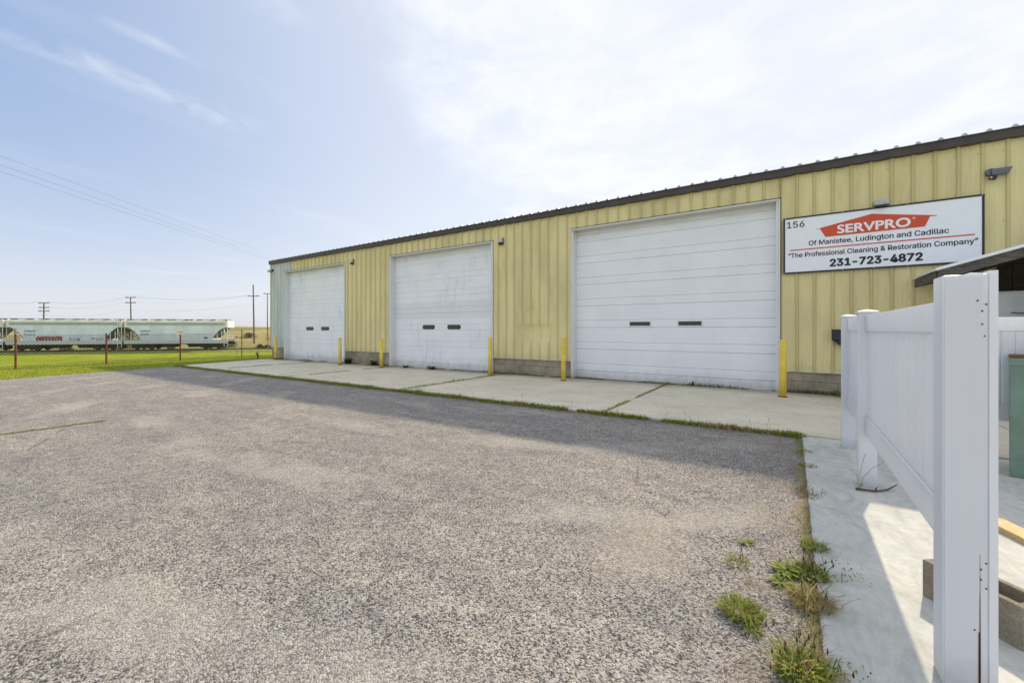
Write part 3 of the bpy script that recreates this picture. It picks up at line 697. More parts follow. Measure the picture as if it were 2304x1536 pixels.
# ------------------------------------------------------------------ bollards
def bollard():
    e = empty('bollard', cat='bollard', group='yellow bollards in front of the doors')
    mb = MB(); mb.tube([(0, 0, -.05), (0, 0, 1.19)], .064, 20); mb.build('post', M['yellow'], e, smooth=False)
    o = MB().tube([(0, 0, 1.19), (0, 0, 1.199)], .064, 20, r1=.056); o.build('cap', M['yellow'], e)
    o = MB().tube([(0, 0, 0.0), (0, 0, .012)], .085, 16); o.build('rust_ring', M['rust'], e)
    return e
def shade_auto(o):
    for ch in o.children:
        if ch.type == 'MESH' and ch.name.startswith(('post',)):
            me = ch.data; me.polygons.foreach_set('use_smooth', [len(p.vertices) == 4 for p in me.polygons])
b0 = bollard(); shade_auto(b0)
BL = [(-.152, 10.245, 1.18, 'big near yellow bollard at the right jamb of the large near door', .012), (-5.245, 10.387, 1.20, 'yellow bollard with a dark scrape at the left jamb of the large near door', -.008),
      (-7.882, 10.523, 1.19, 'yellow bollard with a rusty crack at the right jamb of the middle door', .004), (-13.093, 10.509, 1.10, 'yellow bollard at the left jamb of the middle door', 0),
      (-15.634, 10.44, 1.14, 'yellow bollard at the right jamb of the far smeared door', .005), (-21.443, 10.735, 1.12, 'farthest yellow bollard in front of the mint green siding', 0)]
for i, (x, y, h, l, tilt) in enumerate(BL):
    o = b0 if i == 0 else copy_tree(b0)
    o.location = (x, y, G(x)+.022); o.scale = (1, 1, h/1.2); o.rotation_euler = (0, tilt, i*1.3); o['label'] = l
for (x, y, z, w, h) in ((-5.235, 10.32, .66, .045, .02), (-5.25, 10.32, .30, .02, .03), (-7.875, 10.455, .38, .010, .16)):
    pass

# ------------------------------------------------------------------ white vinyl fence
VF = empty('vinyl_fence', (.56, 4.8, 0), label='white vinyl privacy fence raised off the concrete, running towards the warehouse', cat='fence')
def vf(mb, name, mat=None, par=None, **k):
    o = mb.build(name, mat or M['vinyl'], par or VF, **k)
    if par is None: o.matrix_parent_inverse = Matrix.Translation(-VF.location)
    return o
# near post: hollow, uncapped, with a split channel on its right
p1 = MB(); p1.box(.493, .619, 2.31, 2.437, .010, 1.622)
p1 = vf(p1, 'post', bevel=.007); p1['label'] = 'near uncapped post with screw holes and a split cover'
def chd(mb, name, mat, par):
    o = mb.build(name, mat, par); o.matrix_parent_inverse = Matrix.Identity(4); return o
# split cover plate on the front (edge steps in lower down), groove and side channel
cov = [(.500, .012), (.592, .012), (.590, .30), (.5935, .42), (.5935, .575), (.604, .63), (.604, 1.624), (.57, 1.628), (.55, 1.621), (.52, 1.619), (.500, 1.614)]
chd(MB().prism(cov, 2.3045, 2.3095, 'y'), 'cover_plate', M['vinyl'], p1)
chd(MB().prism([(.5945, .012), (.598, .012), (.597, .28), (.5955, .55), (.5945, .56)], 2.3075, 2.3098, 'y'), 'split', M['rust'], p1)
chd(MB().prism([(.5900, .012), (.5940, .012), (.5930, .26), (.5905, .25)], 2.3030, 2.3100, 'y'), 'split', M['hole'], p1)
chd(MB().box(.6194, .642, 2.306, 2.42, .012, 1.632), 'side_channel', M['vinyl'], p1)
for (x, z) in ((.588, 1.52), (.612, 1.505), (.600, 1.48), (.600, 1.43), (.607, 1.385), (.597, .50), (.6115, .525), (.612, .43), (.580, .265), (.597, .462)):
    yy = 2.3035 if x < .604 else 2.3088
    chd(MB().tube([(x, yy, z), (x, yy+.003, z)], .0034, 8), 'screw_hole', M['rust'], p1)
def vpost(y, x=.499, cap=True):
    o = vf(MB().box(x, x+.127, y, y+.127, .010, 1.555), 'post', bevel=.005)
    mb = MB(); e = .012; x0, x1, y0, y1 = x-e, x+.127+e, y-e, y+.127+e; zc = 1.556
    mb.box(x0, x1, y0, y1, zc, zc+.016)
    ap = ((x0+x1)/2, (y0+y1)/2, zc+.034); z2 = zc+.0165
    for a, b_ in (((x0, y0), (x1, y0)), ((x1, y0), (x1, y1)), ((x1, y1), (x0, y1)), ((x0, y1), (x0, y0))): mb.face([(a[0], a[1], z2), (b_[0], b_[1], z2), ap])
    c_ = mb.build('post_cap', M['vinyl'], o)
    return o
vpost(4.83); vpost(6.31)
PXa, PXb = .548, .592
def vpanel(axis, a, b_, c0, boards, lab=None):
    # panel between posts: rails and tongue-and-groove boards
    def bx(mb, u0, u1, w0, w1, z0, z1):
        return mb.box(c0+w0, c0+w1, u0, u1, z0, z1) if axis == 'y' else mb.box(u0, u1, c0+w0, c0+w1, z0, z1)
    vf(bx(MB(), a, b_, -.022, .022, 1.395, 1.535), 'top_rail', bevel=.004)
    vf(bx(bx(MB(), a, b_, -.024, .024, .475, .640), a, b_, -.016, .016, .640, .652), 'bottom_rail', bevel=.004)
    # little end brackets
    for u in (a, b_-.018):
        vf(bx(MB(), u, u+.018, -.030, .030, 1.385, 1.545), 'rail_bracket', bevel=.002); vf(bx(MB(), u, u+.018, -.031, .031, .468, .650), 'rail_bracket', bevel=.002)
    w = (b_-a)/boards
    for i in range(boards):
        u0 = a+w*i; u1 = u0+w-.0015; t = .012; ch = .010; z0, z1 = .646, 1.40
        pr = [(u0, -t+ch), (u0+ch, -t), (u0+w/2-.005, -t), (u0+w/2, -t+.008), (u0+w/2+.005, -t), (u1-ch, -t), (u1, -t+ch), (u1, t-ch), (u1-ch, t), (u0+ch, t), (u0, t-ch)]
        if axis == 'y': poly = [(c0+q, u) for u, q in pr]
        else: poly = [(u, c0+q) for u, q in pr]
        vf(MB().prism(poly, z0, z1, 'z'), 'fence_board')
vpanel('y', 2.445, 4.825, .570, 16)
vpanel('y', 4.965, 6.305, .570, 9)
vpanel('x', .632, 2.95, 6.37, 12)
vpost(6.31, x=2.955)

# ------------------------------------------------------------------ lean-to on the warehouse wall
LT = empty('lean_to', (3.6, 10.3, 0), label='low weathered wood lean to with white metal roof against the tan wall', cat='shed')
def lt(mb, name, mat, **k):
    o = mb.build(name, mat, LT, **k); o.matrix_parent_inverse = Matrix.Translation(-LT.location); return o
LX0, LX1, LY0, LY1 = 1.98, 5.2, 9.58, YW-.06; zs0 = 2.385; slp = .30
def zl(x): return zs0+(x-LX0)*slp
n = 10
for i in range(n):
    y0 = LY0+(LY1-LY0)*i/n; y1 = LY0+(LY1-LY0)*(i+1)/n-.004; r = MB()
    for (u0, u1, h) in ((y0, y0+.09, .0), (y0+.09, y1, .018)):
        r.prism([(LX0-.03, zl(LX0-.03)+h-.004), (LX1, zl(LX1)+h-.004), (LX1, zl(LX1)+h+.010), (LX0-.03, zl(LX0-.03)+h+.010)], u0, u1, 'y')
    lt(r, 'roof_panel', M['trim'])
lt(MB().prism([(LX0-.01, zl(LX0)-.012), (LX1, zl(LX1)-.012), (LX1, zl(LX1)+.035), (LX0-.01, zl(LX0)+.035)], LY0-.035, LY0-.008, 'y'), 'rake_trim', M['white'])
lt(MB().prism([(LX0+.02, zl(LX0)-.16), (LX0+.02, zl(LX0)-.014), (LX1, zl(LX1)-.014), (LX1, zl(LX1)-.16)], LY0-.005, LY0+.035, 'y'), 'rake_board', M['old_wood'])
lt(MB().box(LX0, LX0+.038, LY0+.038, LY1, zl(LX0)-.165, zl(LX0)-.012), 'fascia_board', M['old_wood'])
for y in (9.95, 10.35, 10.75):
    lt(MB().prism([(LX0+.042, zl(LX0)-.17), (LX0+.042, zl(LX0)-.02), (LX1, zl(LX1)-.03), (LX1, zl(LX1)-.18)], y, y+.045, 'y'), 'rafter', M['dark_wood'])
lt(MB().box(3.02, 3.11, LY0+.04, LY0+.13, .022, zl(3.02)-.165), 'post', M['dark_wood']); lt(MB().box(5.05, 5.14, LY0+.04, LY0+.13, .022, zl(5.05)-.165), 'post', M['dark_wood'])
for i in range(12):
    lt(MB().box(3.05+i*.18, 3.05+i*.18+.172, LY1-.045, LY1-.015, .03, zl(3.05+i*.18)-.03), 'shade_board', M['dark_wood'])  # dark boards added to stand for the shade under the roof
lt(MB().box(3.12, 5.04, 9.74, 9.78, 2.30, 2.42), 'shade_beam', M['dark_wood'])  # dark beam added to deepen the shade inside the lean-to
cb = empty('white_cabinet', (3.42, 10.2, .022), label='tall white cabinet with a dark handle inside the lean to', cat='cabinet')
MB().box(-.75, .75, -.25, .25, .0, 2.0).build('cabinet_body', M['cabinet'], cb, bevel=.02)
MB().box(-.735, .0, -.275, -.252, .05, 1.97).build('cabinet_door', M['cabinet'], cb, bevel=.006); MB().box(.006, .735, -.275, -.252, .05, 1.97).build('cabinet_door', M['cabinet'], cb, bevel=.006)
MB().tube([(-.52, -.285, 1.66), (-.47, -.30, 1.647), (-.27, -.30, 1.643), (-.20, -.285, 1.657)], .008, 6).build('handle', M['blk'], cb)

# ------------------------------------------------------------------ green bin, lumber, block, twig
gb = empty('green_bin', (1.72, 5.93, .010), label='green painted steel bin with a rusty rim behind the near post', cat='bin')
pl = [(0, 0), (.95, 0), (1.0, .55), (.165, .55)]
MB().prism(pl, 0, 1.13, 'z').build('bin_body', M['green'], gb, bevel=.012)
MB().prism([(-.006, -.006), (.956, -.006), (1.006, .556), (.16, .556)], 1.131, 1.15, 'z').build('rim', M['rust'], gb)
MB().box(.0, .95, -.012, -.001, 1.06, 1.13).build('rim_band', M['green'], gb)
lb = empty('lumber_board', (1.02, 4.72, .010), label='new yellow lumber board lying on the concrete behind the near post', cat='board')
d = Vector((.36, -.93, 0)).normalized(); nrm_ = Vector((-d.y, d.x, 0))
MX = Matrix(((d.x, nrm_.x, 0, 0), (d.y, nrm_.y, 0, 0), (0, 0, 1, 0), (0, 0, 0, 1)))
MB().box(0, 1.75, 0, .14, .0, .040, M=MX).build('board', M['lumber'], lb, bevel=.003)
# loose hollow concrete block
cbk = empty('cinder_block', (.573, 3.034, .010), label='loose hollow grey concrete block standing behind the near fence post', cat='concrete block')
d = Vector((.832-.573, 2.746-3.034, 0)).normalized(); nn = Vector((-d.y, d.x, 0))
MX = Matrix(((d.x, nn.x, 0, 0), (d.y, nn.y, 0, 0), (0, 0, 1, 0), (0, 0, 0, 1)))
cm = MB(); L_, Wd, Hh = .392, .19, .190; tk = .034
cm.box(0, L_, 0, tk, 0, Hh, M=MX); cm.box(0, L_, Wd-tk, Wd, 0, Hh, M=MX)
for a in (0, (L_-tk)/2, L_-tk): cm.box(a+.0005, a+tk-.0005, tk+.0002, Wd-tk-.0002, 0, Hh-.0006, M=MX)
cm.build('block_shell', M['block'], cbk, bevel=.004)
tw = MB(); tw.tube([(.465, 4.70, .022), (.52, 4.69, .026), (.60, 4.72, .022), (.68, 4.79, .026), (.73, 4.87, .035), (.77, 4.94, .042)], .011, 7, r1=.005); tw.tube([(.60, 4.72, .03), (.612, 4.735, .055)], .006, 6, r1=.003)
tag(tw.build('twig', M['twig'], smooth=True), 'bare dead twig lying at the foot of the second fence post', 'twig')

# ------------------------------------------------------------------ weeds and grass
GREEN = [(.22, .28, .03), (.27, .33, .04), (.17, .23, .025), (.33, .35, .06), (.20, .27, .05)]
DRY = [(.42, .31, .15), (.34, .25, .11), (.50, .39, .21), (.28, .18, .09)]
DK = [(.05, .08, .018), (.07, .10, .02), (.06, .09, .025)]
def blade(mb, x, y, z, h, w, ang, lean, pal, curl=.5):
    c = random.choice(pal); k = random.uniform(.8, 1.2); c = (c[0]*k, c[1]*k, c[2]*k, 1)
    dx, dy = math.cos(ang), math.sin(ang); sx, sy = -dy*w/2, dx*w/2
    p1 = (x+dx*h*lean*.4, y+dy*h*lean*.4, z+h*.55); p2 = (x+dx*h*lean*(1+curl*.3), y+dy*h*lean*(1+curl*.3), z+h*(1-lean*.35))
    mb.face([(x-sx, y-sy, z), (x+sx, y+sy, z), (p1[0]+sx*.8, p1[1]+sy*.8, p1[2]), (p1[0]-sx*.8, p1[1]-sy*.8, p1[2])], c)
    mb.face([(p1[0]-sx*.8, p1[1]-sy*.8, p1[2]), (p1[0]+sx*.8, p1[1]+sy*.8, p1[2]), p2], c)
def leafw(mb, x, y, z, L, w, ang, up, pal):
    c = random.choice(pal); k = random.uniform(.8, 1.25); c = (c[0]*k, c[1]*k, c[2]*k, 1)
    dx, dy = math.cos(ang), math.sin(ang); sx, sy = -dy*w/2, dx*w/2
    pts = [(0, .25, 0), (.35, 1., up*.45), (.7, .85, up*.75), (1., .05, up*.8)]
    pr = None
    for t, ww, zz_ in pts:
        q = ((x+dx*L*t-sx*ww, y+dy*L*t-sy*ww, z+L*zz_), (x+dx*L*t+sx*ww, y+dy*L*t+sy*ww, z+L*zz_))
        if pr: mb.face([pr[0], pr[1], q[1], q[0]], c)
        pr = q
def stalk(mb, x, y, z, h, ang, lean, pal, head=True):
    dx, dy = math.cos(ang)*lean*h, math.sin(ang)*lean*h; c = random.choice(pal)+(1,); w = .0016
    P = lambda t: (x+dx*t*t, y+dy*t*t, z+h*t)
    for a, b_ in ((0, .35), (.35, .7), (.7, 1)):
        p, q = P(a), P(b_); mb.face([(p[0]-w, p[1], p[2]), (p[0]+w, p[1], p[2]), (q[0]+w, q[1], q[2]), (q[0]-w, q[1], q[2])], c)
    if head:
        q = P(1); r = .0045; hc = (.13, .06, .03, 1)
        mb.face([(q[0]-r, q[1], q[2]-.006), (q[0], q[1]-r, q[2]-.012), (q[0]+r, q[1], q[2]-.006), (q[0], q[1]+r*.3, q[2]+.016)], hc); mb.face([(q[0], q[1]-r, q[2]-.006), (q[0]-r*.3, q[1], q[2]-.012), (q[0], q[1]+r, q[2]-.006), (q[0], q[1], q[2]+.016)], hc)
def jag(x, s, k): return noise.noise(Vector((x*s, k, 0)))
# line of grass between slabs and asphalt
mb = MB()
x = xl(6.6)
while x < .10:
    dens = .66+1.1*jag(x, 1.4, 3); f = sm(x, -19, -14)*.5+.5
    if x > -4 : dens *= .8
    if dens > .12:
        yc = 6.66+.03*jag(x, .9, 7); wdt = .035+.040*max(.1, dens)
        n = 3 if random.random() < dens+.25 else 1
        for _ in range(n):
            pal = GREEN if jag(x, .8, 12) > -.28 or random.random() < .35 else DRY
            if random.random() < .12: pal = DRY
            blade(mb, x+random.uniform(-.01, .01), yc+random.gauss(0, wdt), G(x)+.002, random.uniform(.02, .08)*(1+.6*max(0, jag(x, 2.2, 5))), random.uniform(.005, .011), random.uniform(0, 2*PI), random.uniform(.2, 1.0), pal)
    if random.random() < .004: stalk(mb, x, 6.7, G(x), random.uniform(.10, .2), random.uniform(0, 6.3), .15, DRY)
    x += random.uniform(.001, .0035)
xs_ = None
tag(mb.build('grass_strip', M['leaf']), 'ragged strip of grass growing between asphalt and apron', kind='stuff')
mb = MB()
for jx_, dd in ((-18.1, .5), (-12.95, .45), (-7.7, .8), (-2.65, .45)):
    y = 6.75
    while y < 11.2:
        d_ = jag(y*1.0+jx_, 1.5, 2)+dd-.28+(.35 if y > 10.2 else 0)
        if d_ > 0:
            for _ in range(2): blade(mb, jx_+random.gauss(0, .012+.03*d_), y, G(jx_)+.02, random.uniform(.02, .07)*(.6+d_), random.uniform(.004, .009), random.uniform(0, 6.3), random.uniform(.3, 1.1), GREEN if random.random() < .8 else DRY)
        y += random.uniform(.004, .012)
tag(mb.build('joint_grass', M['leaf']), 'sparse grass growing in the slab joints', kind='stuff')
mb = MB()
x = -22.4
while x < 3.:
    inop = any(a < x < b_ for a, b_, g in OPEN); d_ = jag(x, .9, 21)+(.25 if not inop else .12)+(.3 if x > 0 else 0)
    if x > -5.3 and x < -.2: d_ += .15*sm(x, -4, -1)
    if d_ > 0:
        for _ in range(3): blade(mb, x+random.uniform(-.02, .02), (YW+.02 if not inop else YW+.06)-abs(random.gauss(0, .05)), G(x)+.015, random.uniform(.03, .12)*(.55+d_), random.uniform(.004, .009), random.uniform(0, 6.3), random.uniform(.2, 1.), GREEN if random.random() < .45 else DK)
    if random.random() < .012: stalk(mb, x, YW-.02, G(x)+.02, random.uniform(.12, .32), random.uniform(0, 6.3), .2, DK+GREEN, False)
    x += random.uniform(.004, .012)
tag(mb.build('wall_foot_weeds', M['leaf']), 'dark weeds along the foot of the warehouse wall and doors', kind='stuff')
mb = MB(); y = 1.2
while y < 6.6:
    d_ = jag(y, 2.3, 61)+.28+(.2 if y < 3.6 else 0)
    if d_ > 0:
        for _ in range(2):
            xx = .105-abs(random.gauss(0, .030+.03*d_))+.012; blade(mb, xx, y, .003, random.uniform(.008, .035)*(.6+d_), random.uniform(.0025, .005), random.uniform(0, 6.3), random.uniform(.4, 1.3), GREEN if random.random() < (.5 if y < 4.7 else .8) else DRY)
        if random.random() < .12: leafw(mb, .10-abs(random.gauss(0, .04)), y, .003, .02, .008, random.uniform(0, 6.3), .2, DRY)
    y += random.uniform(.002, .007)
tag(mb.build('edge_weeds', M['leaf']), 'thin ragged weeds along the edge between asphalt and concrete pad', kind='stuff')
b = MB(); pr = None
for i in range(260):
    y = .8+5.8*i/259; w = .035+.075*max(0, noise.noise(Vector((y*1.9, 3, 3)))+.25)+.02*noise.noise(Vector((y*14, 1, 3))); e2 = .1125+.010*(noise.noise(Vector((y*9, 8, 8)))+.4)
    q = [(.1125-max(.012, w), y, .0035), (.108, y, .0065), (.1126, y, .0142), (max(.114, e2), y, .0138)]
    if pr:
        for k in range(3): b.face([pr[k], pr[k+1], q[k+1], q[k]])
    pr = q
tag(b.build('dirt_fringe', M['soil2']), 'sandy dirt gathered along the edge of the concrete pad', kind='stuff')
pebs = MB()
for _ in range(900):
    y = random.uniform(1.3, 6.0); x = .11-abs(random.gauss(0, .16)); r = random.uniform(.0025, .0065)
    p = [Vector((math.cos(a)*r*random.uniform(.7, 1.2), math.sin(a)*r*random.uniform(.7, 1.2), 0)) for a in (0, 1.25, 2.5, 3.8, 5.)]
    t_ = Vector((x, y, .003+r*.8)); 
    for k in range(5): pebs.face([Vector((x, y, .001))+p[k]*1.1, Vector((x, y, .001))+p[(k+1) % 5]*1.1, t_+p[(k+1) % 5]*.5, t_+p[k]*.5])
    pebs.face([t_+q*.5 for q in p])
tag(pebs.build('loose_gravel', M['pebble']), 'loose pebbles scattered along the worn edge of the asphalt', kind='stuff')
# moss crack on the left
mb = MB()
y = .3
while y < 2.02:
    if jag(y, 3.2, 44) > -.15:
        for _ in range(3): blade(mb, -9.12+.05*jag(y, 2, 1)+random.gauss(0, .02), y, G(-9.1)+.001, random.uniform(.008, .03), random.uniform(.005, .010), random.uniform(0, 6.3), random.uniform(.4, 1.2), GREEN if random.random() < .6 else DRY)
    y += random.uniform(.002, .007)
tag(mb.build('crack_moss', M['leaf']), 'thin line of moss and grass in a crack across the asphalt', kind='stuff')
# lawn blades
mb = MB()
for _ in range(52000):
    y = random.uniform(-6, 14.0); u = random.random()**1.3; x = (xl(y) if y < 11 else -22.8)-.01-u*7.4
    if y < 11 and u < .002: continue
    z = G(x)-.014 if x > -27 else T(x, y)-.03
    h = random.uniform(.025, .07)*(1.25 if u < .02 else 1)
    pal = [(.27, .33, .035), (.33, .38, .04), (.20, .27, .03), (.42, .40, .12)]
    blade(mb, x, y, z, h, random.uniform(.008, .016), random.uniform(0, 6.3), random.uniform(.2, 1.), pal)
tag(mb.build('lawn_grass', M['leaf']), 'short bright green grass on the strip by the chain link fence', kind='stuff')
# grass verge edging of asphalt edge by the lawn is part of the lawn grass
def weed(name, x, y, z, kind, r, h, n, label, cat='weed'):
    mb = MB()
    for _ in range(n):
        a = random.uniform(0, 2*PI); rr = r*math.sqrt(random.random())*.75; bx_, by_ = math.cos(a)*rr, math.sin(a)*rr
        a2 = a+random.gauss(0, .6)
        if kind == 'grass': blade(mb, bx_, by_, 0, random.uniform(.4, 1)*h, random.uniform(.003, .006), a2, random.uniform(.25, 1.2), GREEN if random.random() < .85 else DRY)
        elif kind == 'dry': blade(mb, bx_, by_, 0, random.uniform(.3, 1)*h, random.uniform(.0018, .0035), a2, random.uniform(.3, 1.3), DRY if random.random() < .8 else GREEN)
        elif kind == 'mixed':
            if random.random() < .55: blade(mb, bx_, by_, 0, random.uniform(.3, 1)*h, random.uniform(.0025, .0055), a2, random.uniform(.2, 1.2), GREEN)
            else: leafw(mb, bx_, by_, random.uniform(0, h*.4), random.uniform(.02, .045), random.uniform(.008, .016), a2, random.uniform(.1, .8), GREEN+DRY[:1])
        elif kind == 'leafy': leafw(mb, bx_*.5, by_*.5, random.uniform(0, .01), random.uniform(.5, 1)*r*1.1, r*.20, a2, random.uniform(.1, .9)*h/r, GREEN)
        elif kind == 'darkleafy': leafw(mb, bx_*.5, by_*.5, random.uniform(0, .01), random.uniform(.5, 1)*r*1.1, r*.22, a2, random.uniform(.3, 1.2)*h/r, DK)
        elif kind == 'spray':
            hh = random.uniform(.2, 1)*h; t = random.random(); leafw(mb, bx_+t*r*.9*math.cos(a), by_+t*r*.9*math.sin(a), hh*t, random.uniform(.006, .014), .006, random.uniform(0, 6.3), .5, GREEN+DK)
    if kind in ('mixed', 'spray', 'dry'):
        for _ in range(max(3, n//22)):
            stalk(mb, random.gauss(0, r*.35), random.gauss(0, r*.35), 0, random.uniform(.7, 1.5)*h, random.uniform(0, 6.3), random.uniform(.2, 1.1), DRY+DK, kind == 'mixed')
    o = mb.build(name, M['leaf'], loc=(x, y, z)); tag(o, label, cat, 'weeds along the edge of the yard'); return o
weed('grass_tuft', -.241, 3.149, 0, 'leafy', .055, .03, 26, 'small light green tuft in the asphalt, farthest from the pad edge of the single tufts')
weed('grass_tuft', -.269, 2.841, 0, 'mixed', .07, .05, 60, 'thin spiky tuft in the asphalt just nearer than the small light green one')
weed('grass_tuft', -.187, 2.673, 0, 'dry', .045, .02, 30, 'tiny yellowish tuft in the asphalt left of the big weed clumps')
weed('grass_tuft', .125, 4.30, 0, 'dry', .085, .06, 130, 'straw coloured tuft with green base at the pad edge where the shade ends')
weed('grass_tuft', .120, 3.30, 0, 'grass', .085, .075, 200, 'bright green grass clump on the pad edge behind the leafy spray')
weed('weed_clump', -.02, 2.90, 0, 'leafy', .085, .04, 70, 'yellow green leafy weed left of the sprawling clump on the pad edge')
weed('weed_clump', .085, 2.93, 0, 'mixed', .11, .07, 300, 'sprawling yellow green weed clump on the pad edge above the dry straw clump')
weed('weed_clump', -.055, 2.76, 0, 'leafy', .06, .03, 50, 'low pale green rosette in the asphalt left of the weed clumps')
weed('dry_grass_clump', .085, 2.62, 0, 'dry', .115, .085, 560, 'bushy dry straw grass clump on the edge of the concrete pad')
weed('weed_clump', .045, 2.70, 0, 'mixed', .07, .05, 90, 'dark green weed under the dry straw clump')
weed('grass_tuft', -.205, 2.35, 0, 'grass', .12, .08, 420, 'thick bright green rosette standing alone in the near asphalt')
weed('grass_tuft', -.150, 2.24, 0, 'grass', .055, .04, 90, 'small green tuft just below the thick lone rosette')
weed('weed_clump', .035, 2.05, 0, 'mixed', .115, .13, 420, 'tall seedy weed clump at the bottom of the photo by the concrete')
weed('weed_clump', .105, 2.12, 0, 'dry', .085, .08, 200, 'dry brownish weed fringe beside the tall seedy clump')
weed('weed_spray', .20, 3.03, .01, 'spray', .12, .06, 130, 'thin dark sprawling weed spray lying over the concrete')
weed('weed_spray', .19, 2.17, .01, 'spray', .07, .04, 50, 'thin green sprig lying on the concrete near the bottom of the photo')
weed('weed_spray', .21, 4.40, .01, 'spray', .09, .07, 50, 'reddish seed heads hanging over the concrete by the straw tuft')
weed('weed_sprig', .50, 4.79, .01, 'spray', .05, .20, 50, 'thin wispy sprig growing at the foot of the second fence post')
weed('grass_tuft', .135, 5.25, 0, 'grass', .10, .045, 110, 'dark green tuft on the pad edge, nearer of the two in the building shade')
weed('grass_tuft', .125, 5.85, 0, 'grass', .10, .04, 130, 'dark green tuft on the pad edge, farther of the two in the building shade')
weed('grass_tuft', .02, 6.66, 0, 'grass', .17, .08, 360, 'thick grass tuft at the near end of the grass strip')
weed('dandelion', -10.90, 10.98, G(-10.9)+.02, 'darkleafy', .21, .17, 40, 'leafy dandelion at the foot of the middle door, the right one')
weed('dandelion', -12.28, 10.98, G(-12.3)+.02, 'darkleafy', .16, .12, 34, 'leafy dandelion at the foot of the middle door, the left smaller one')
weed('dandelion', -2.05, 11.12, .0, 'darkleafy', .10, .16, 16, 'small dark leafy weed at the foot of the large near door')
weed('weed_clump', .95, 10.95, .02, 'grass', .24, .22, 330, 'dark weed clump against the block foundation right of the near bollard')
weed('weed_clump', -15.9, 11.0, G(-15.9)+.02, 'darkleafy', .20, .30, 60, 'tall dark weed on the block foundation by the far door')
weed('weed_clump', -14.2, 11.0, G(-14.2)+.02, 'darkleafy', .16, .30, 50, 'tall dark weed in the middle of the block foundation left of the middle door')
weed('weed_clump', -18.3, 10.5, G(-18.3)+.02, 'grass', .14, .10, 80, 'low weed tuft in front of the far smeared door')
for i, x in enumerate((-16.6, -11.55, -7.1, -5.9)):
    weed('weed_clump', x, 6.70, G(x)+.0, 'grass', .11, [.14, .08, .15, .13][i], 120, ['tall green tuft in the far half of the grass strip', 'low tuft in the grass strip before the middle door', 'tuft in the grass strip by the bollard with the crack', 'high tuft in the grass strip before the dented siding'][i])

# ------------------------------------------------------------------ chain link fence
XF = -25.3
cf = empty('chain_link_fence', (XF, 5, 0), label='rusty chain link fence crossing the green lawn', cat='fence')
def cfb(mb, name, mat, **k):
    o = mb.build(name, mat, cf, **k); o.matrix_parent_inverse = Matrix.Translation(-cf.location); return o
gF = G(XF)-.06; zt = 1.20
for y, top, rusty in ((-8.1, 1.35, 1), (-5.4, 1.3, 1), (-2.7, 1.3, 1), (0.02, 1.38, 1), (2.74, 1.22, 1), (5.35, 1.24, 1), (8.05, 1.17, 1), (10.85, 1.42, 0), (13.6, 1.3, 1), (16.4, 1.3, 1)):
    cfb(MB().tube([(XF, y, gF-.1), (XF, y, top)], .034 if rusty else .026, 8), 'post', M['rust'] if rusty else M['pole'])
    if y == 2.74: cfb(MB().tube([(XF+.0, y, top+.001), (XF, y, top+.22)], .036, 8), 'post_sleeve', M['galv'])
nw = MB(); sp = .105; r = .0058; y0, y1, z0 = -9., 18., gF+.02; Hf = zt-z0
def wire(mb, p, q, r, d=0.):
    p = Vector(p); q = Vector(q); dr = (q-p).normalized(); u = Vector((1, 0, 0)); w = dr.cross(u).normalized()
    i = len(mb.v)
    for c_ in (p, q):
        for a, b_ in ((r, 0), (-r*.5, r*.87), (-r*.5, -r*.87)): mb.v.append(tuple(c_+u*a+w*b_))
    for j in range(3): mb.f.append((i+j, i+(j+1) % 3, i+3+(j+1) % 3, i+3+j)); mb.m.append(0); mb.c.append(None)
k = y0-Hf
while k < y1:
    a0, a1 = max(k, y0), min(k+Hf, y1)
    if a1 > a0:
        wire(nw, (XF+.004, a0, z0+a0-k), (XF+.004, a1, z0+a1-k), r); wire(nw, (XF-.004, a0, z0+Hf-(a0-k)), (XF-.004, a1, z0+Hf-(a1-k)), r)
    k += sp
o = cfb(nw, 'chain_link_mesh', M['mesh']); o['kind'] = 'stuff'
cfb(MB().tube([(XF+.01, y0, zt-.02), (XF+.01, y1, zt-.02)], .004, 4), 'tension_wire', M['galv']); cfb(MB().tube([(XF+.01, y0, z0+.03), (XF+.01, y1, z0+.03)], .004, 4), 'tension_wire', M['galv'])
cfb(MB().tube([(XF, 2.74+.25*math.cos(a), 1.25+.22*math.sin(a)) for a in [PI*i/10 for i in range(11)]], .006, 4), 'loose_wire', M['galv'])
sn = empty('fence_sign', (XF+.045, 8.05, 1.17), label='small white notice on top of a chain link post', cat='sign')
MB().box(-.004, .004, -.19, .15, .0, .20).build('sign_plate', M['foam'], sn)
MB().box(.0045, .006, -.15, .12, .09, .12).build('red_line', M['red'], sn)

# ------------------------------------------------------------------ railway
RZ = -1.58
rw = MB()
def tp(s, w, z): p = TA+TD*s-TNn*w; return (p.x, p.y, z)
rw.face([tp(-60, -1.2, RZ-.22), tp(90, -1.2, RZ-.22), tp(90, 4.2, RZ-.22), tp(-60, 4.2, RZ-.22)]); rw.face([tp(-60, -2.2, RZ-.42), tp(90, -2.2, RZ-.42), tp(90, -1.2, RZ-.22), tp(-60, -1.2, RZ-.22)])
tag(rw.build('railway_bed', plain('ballast', (.24, .27, .07), .95, var=.3, scale=2)), 'low gravel railway bed with weeds behind the lawn', kind='structure')
tr = empty('railway_track', tp(14, 1.5, RZ), label='pair of steel rails under the hopper cars', cat='railway track')
for w in (.78, 2.22):
    q = MB(); a, b_ = tp(-50, w, RZ), tp(80, w, RZ); q.tube([a[:2]+(RZ-.08,), b_[:2]+(RZ-.08,)], .07, 6); o = q.build('rail', M['rust'], tr); o.matrix_parent_inverse = Matrix.Translation(-tr.location)
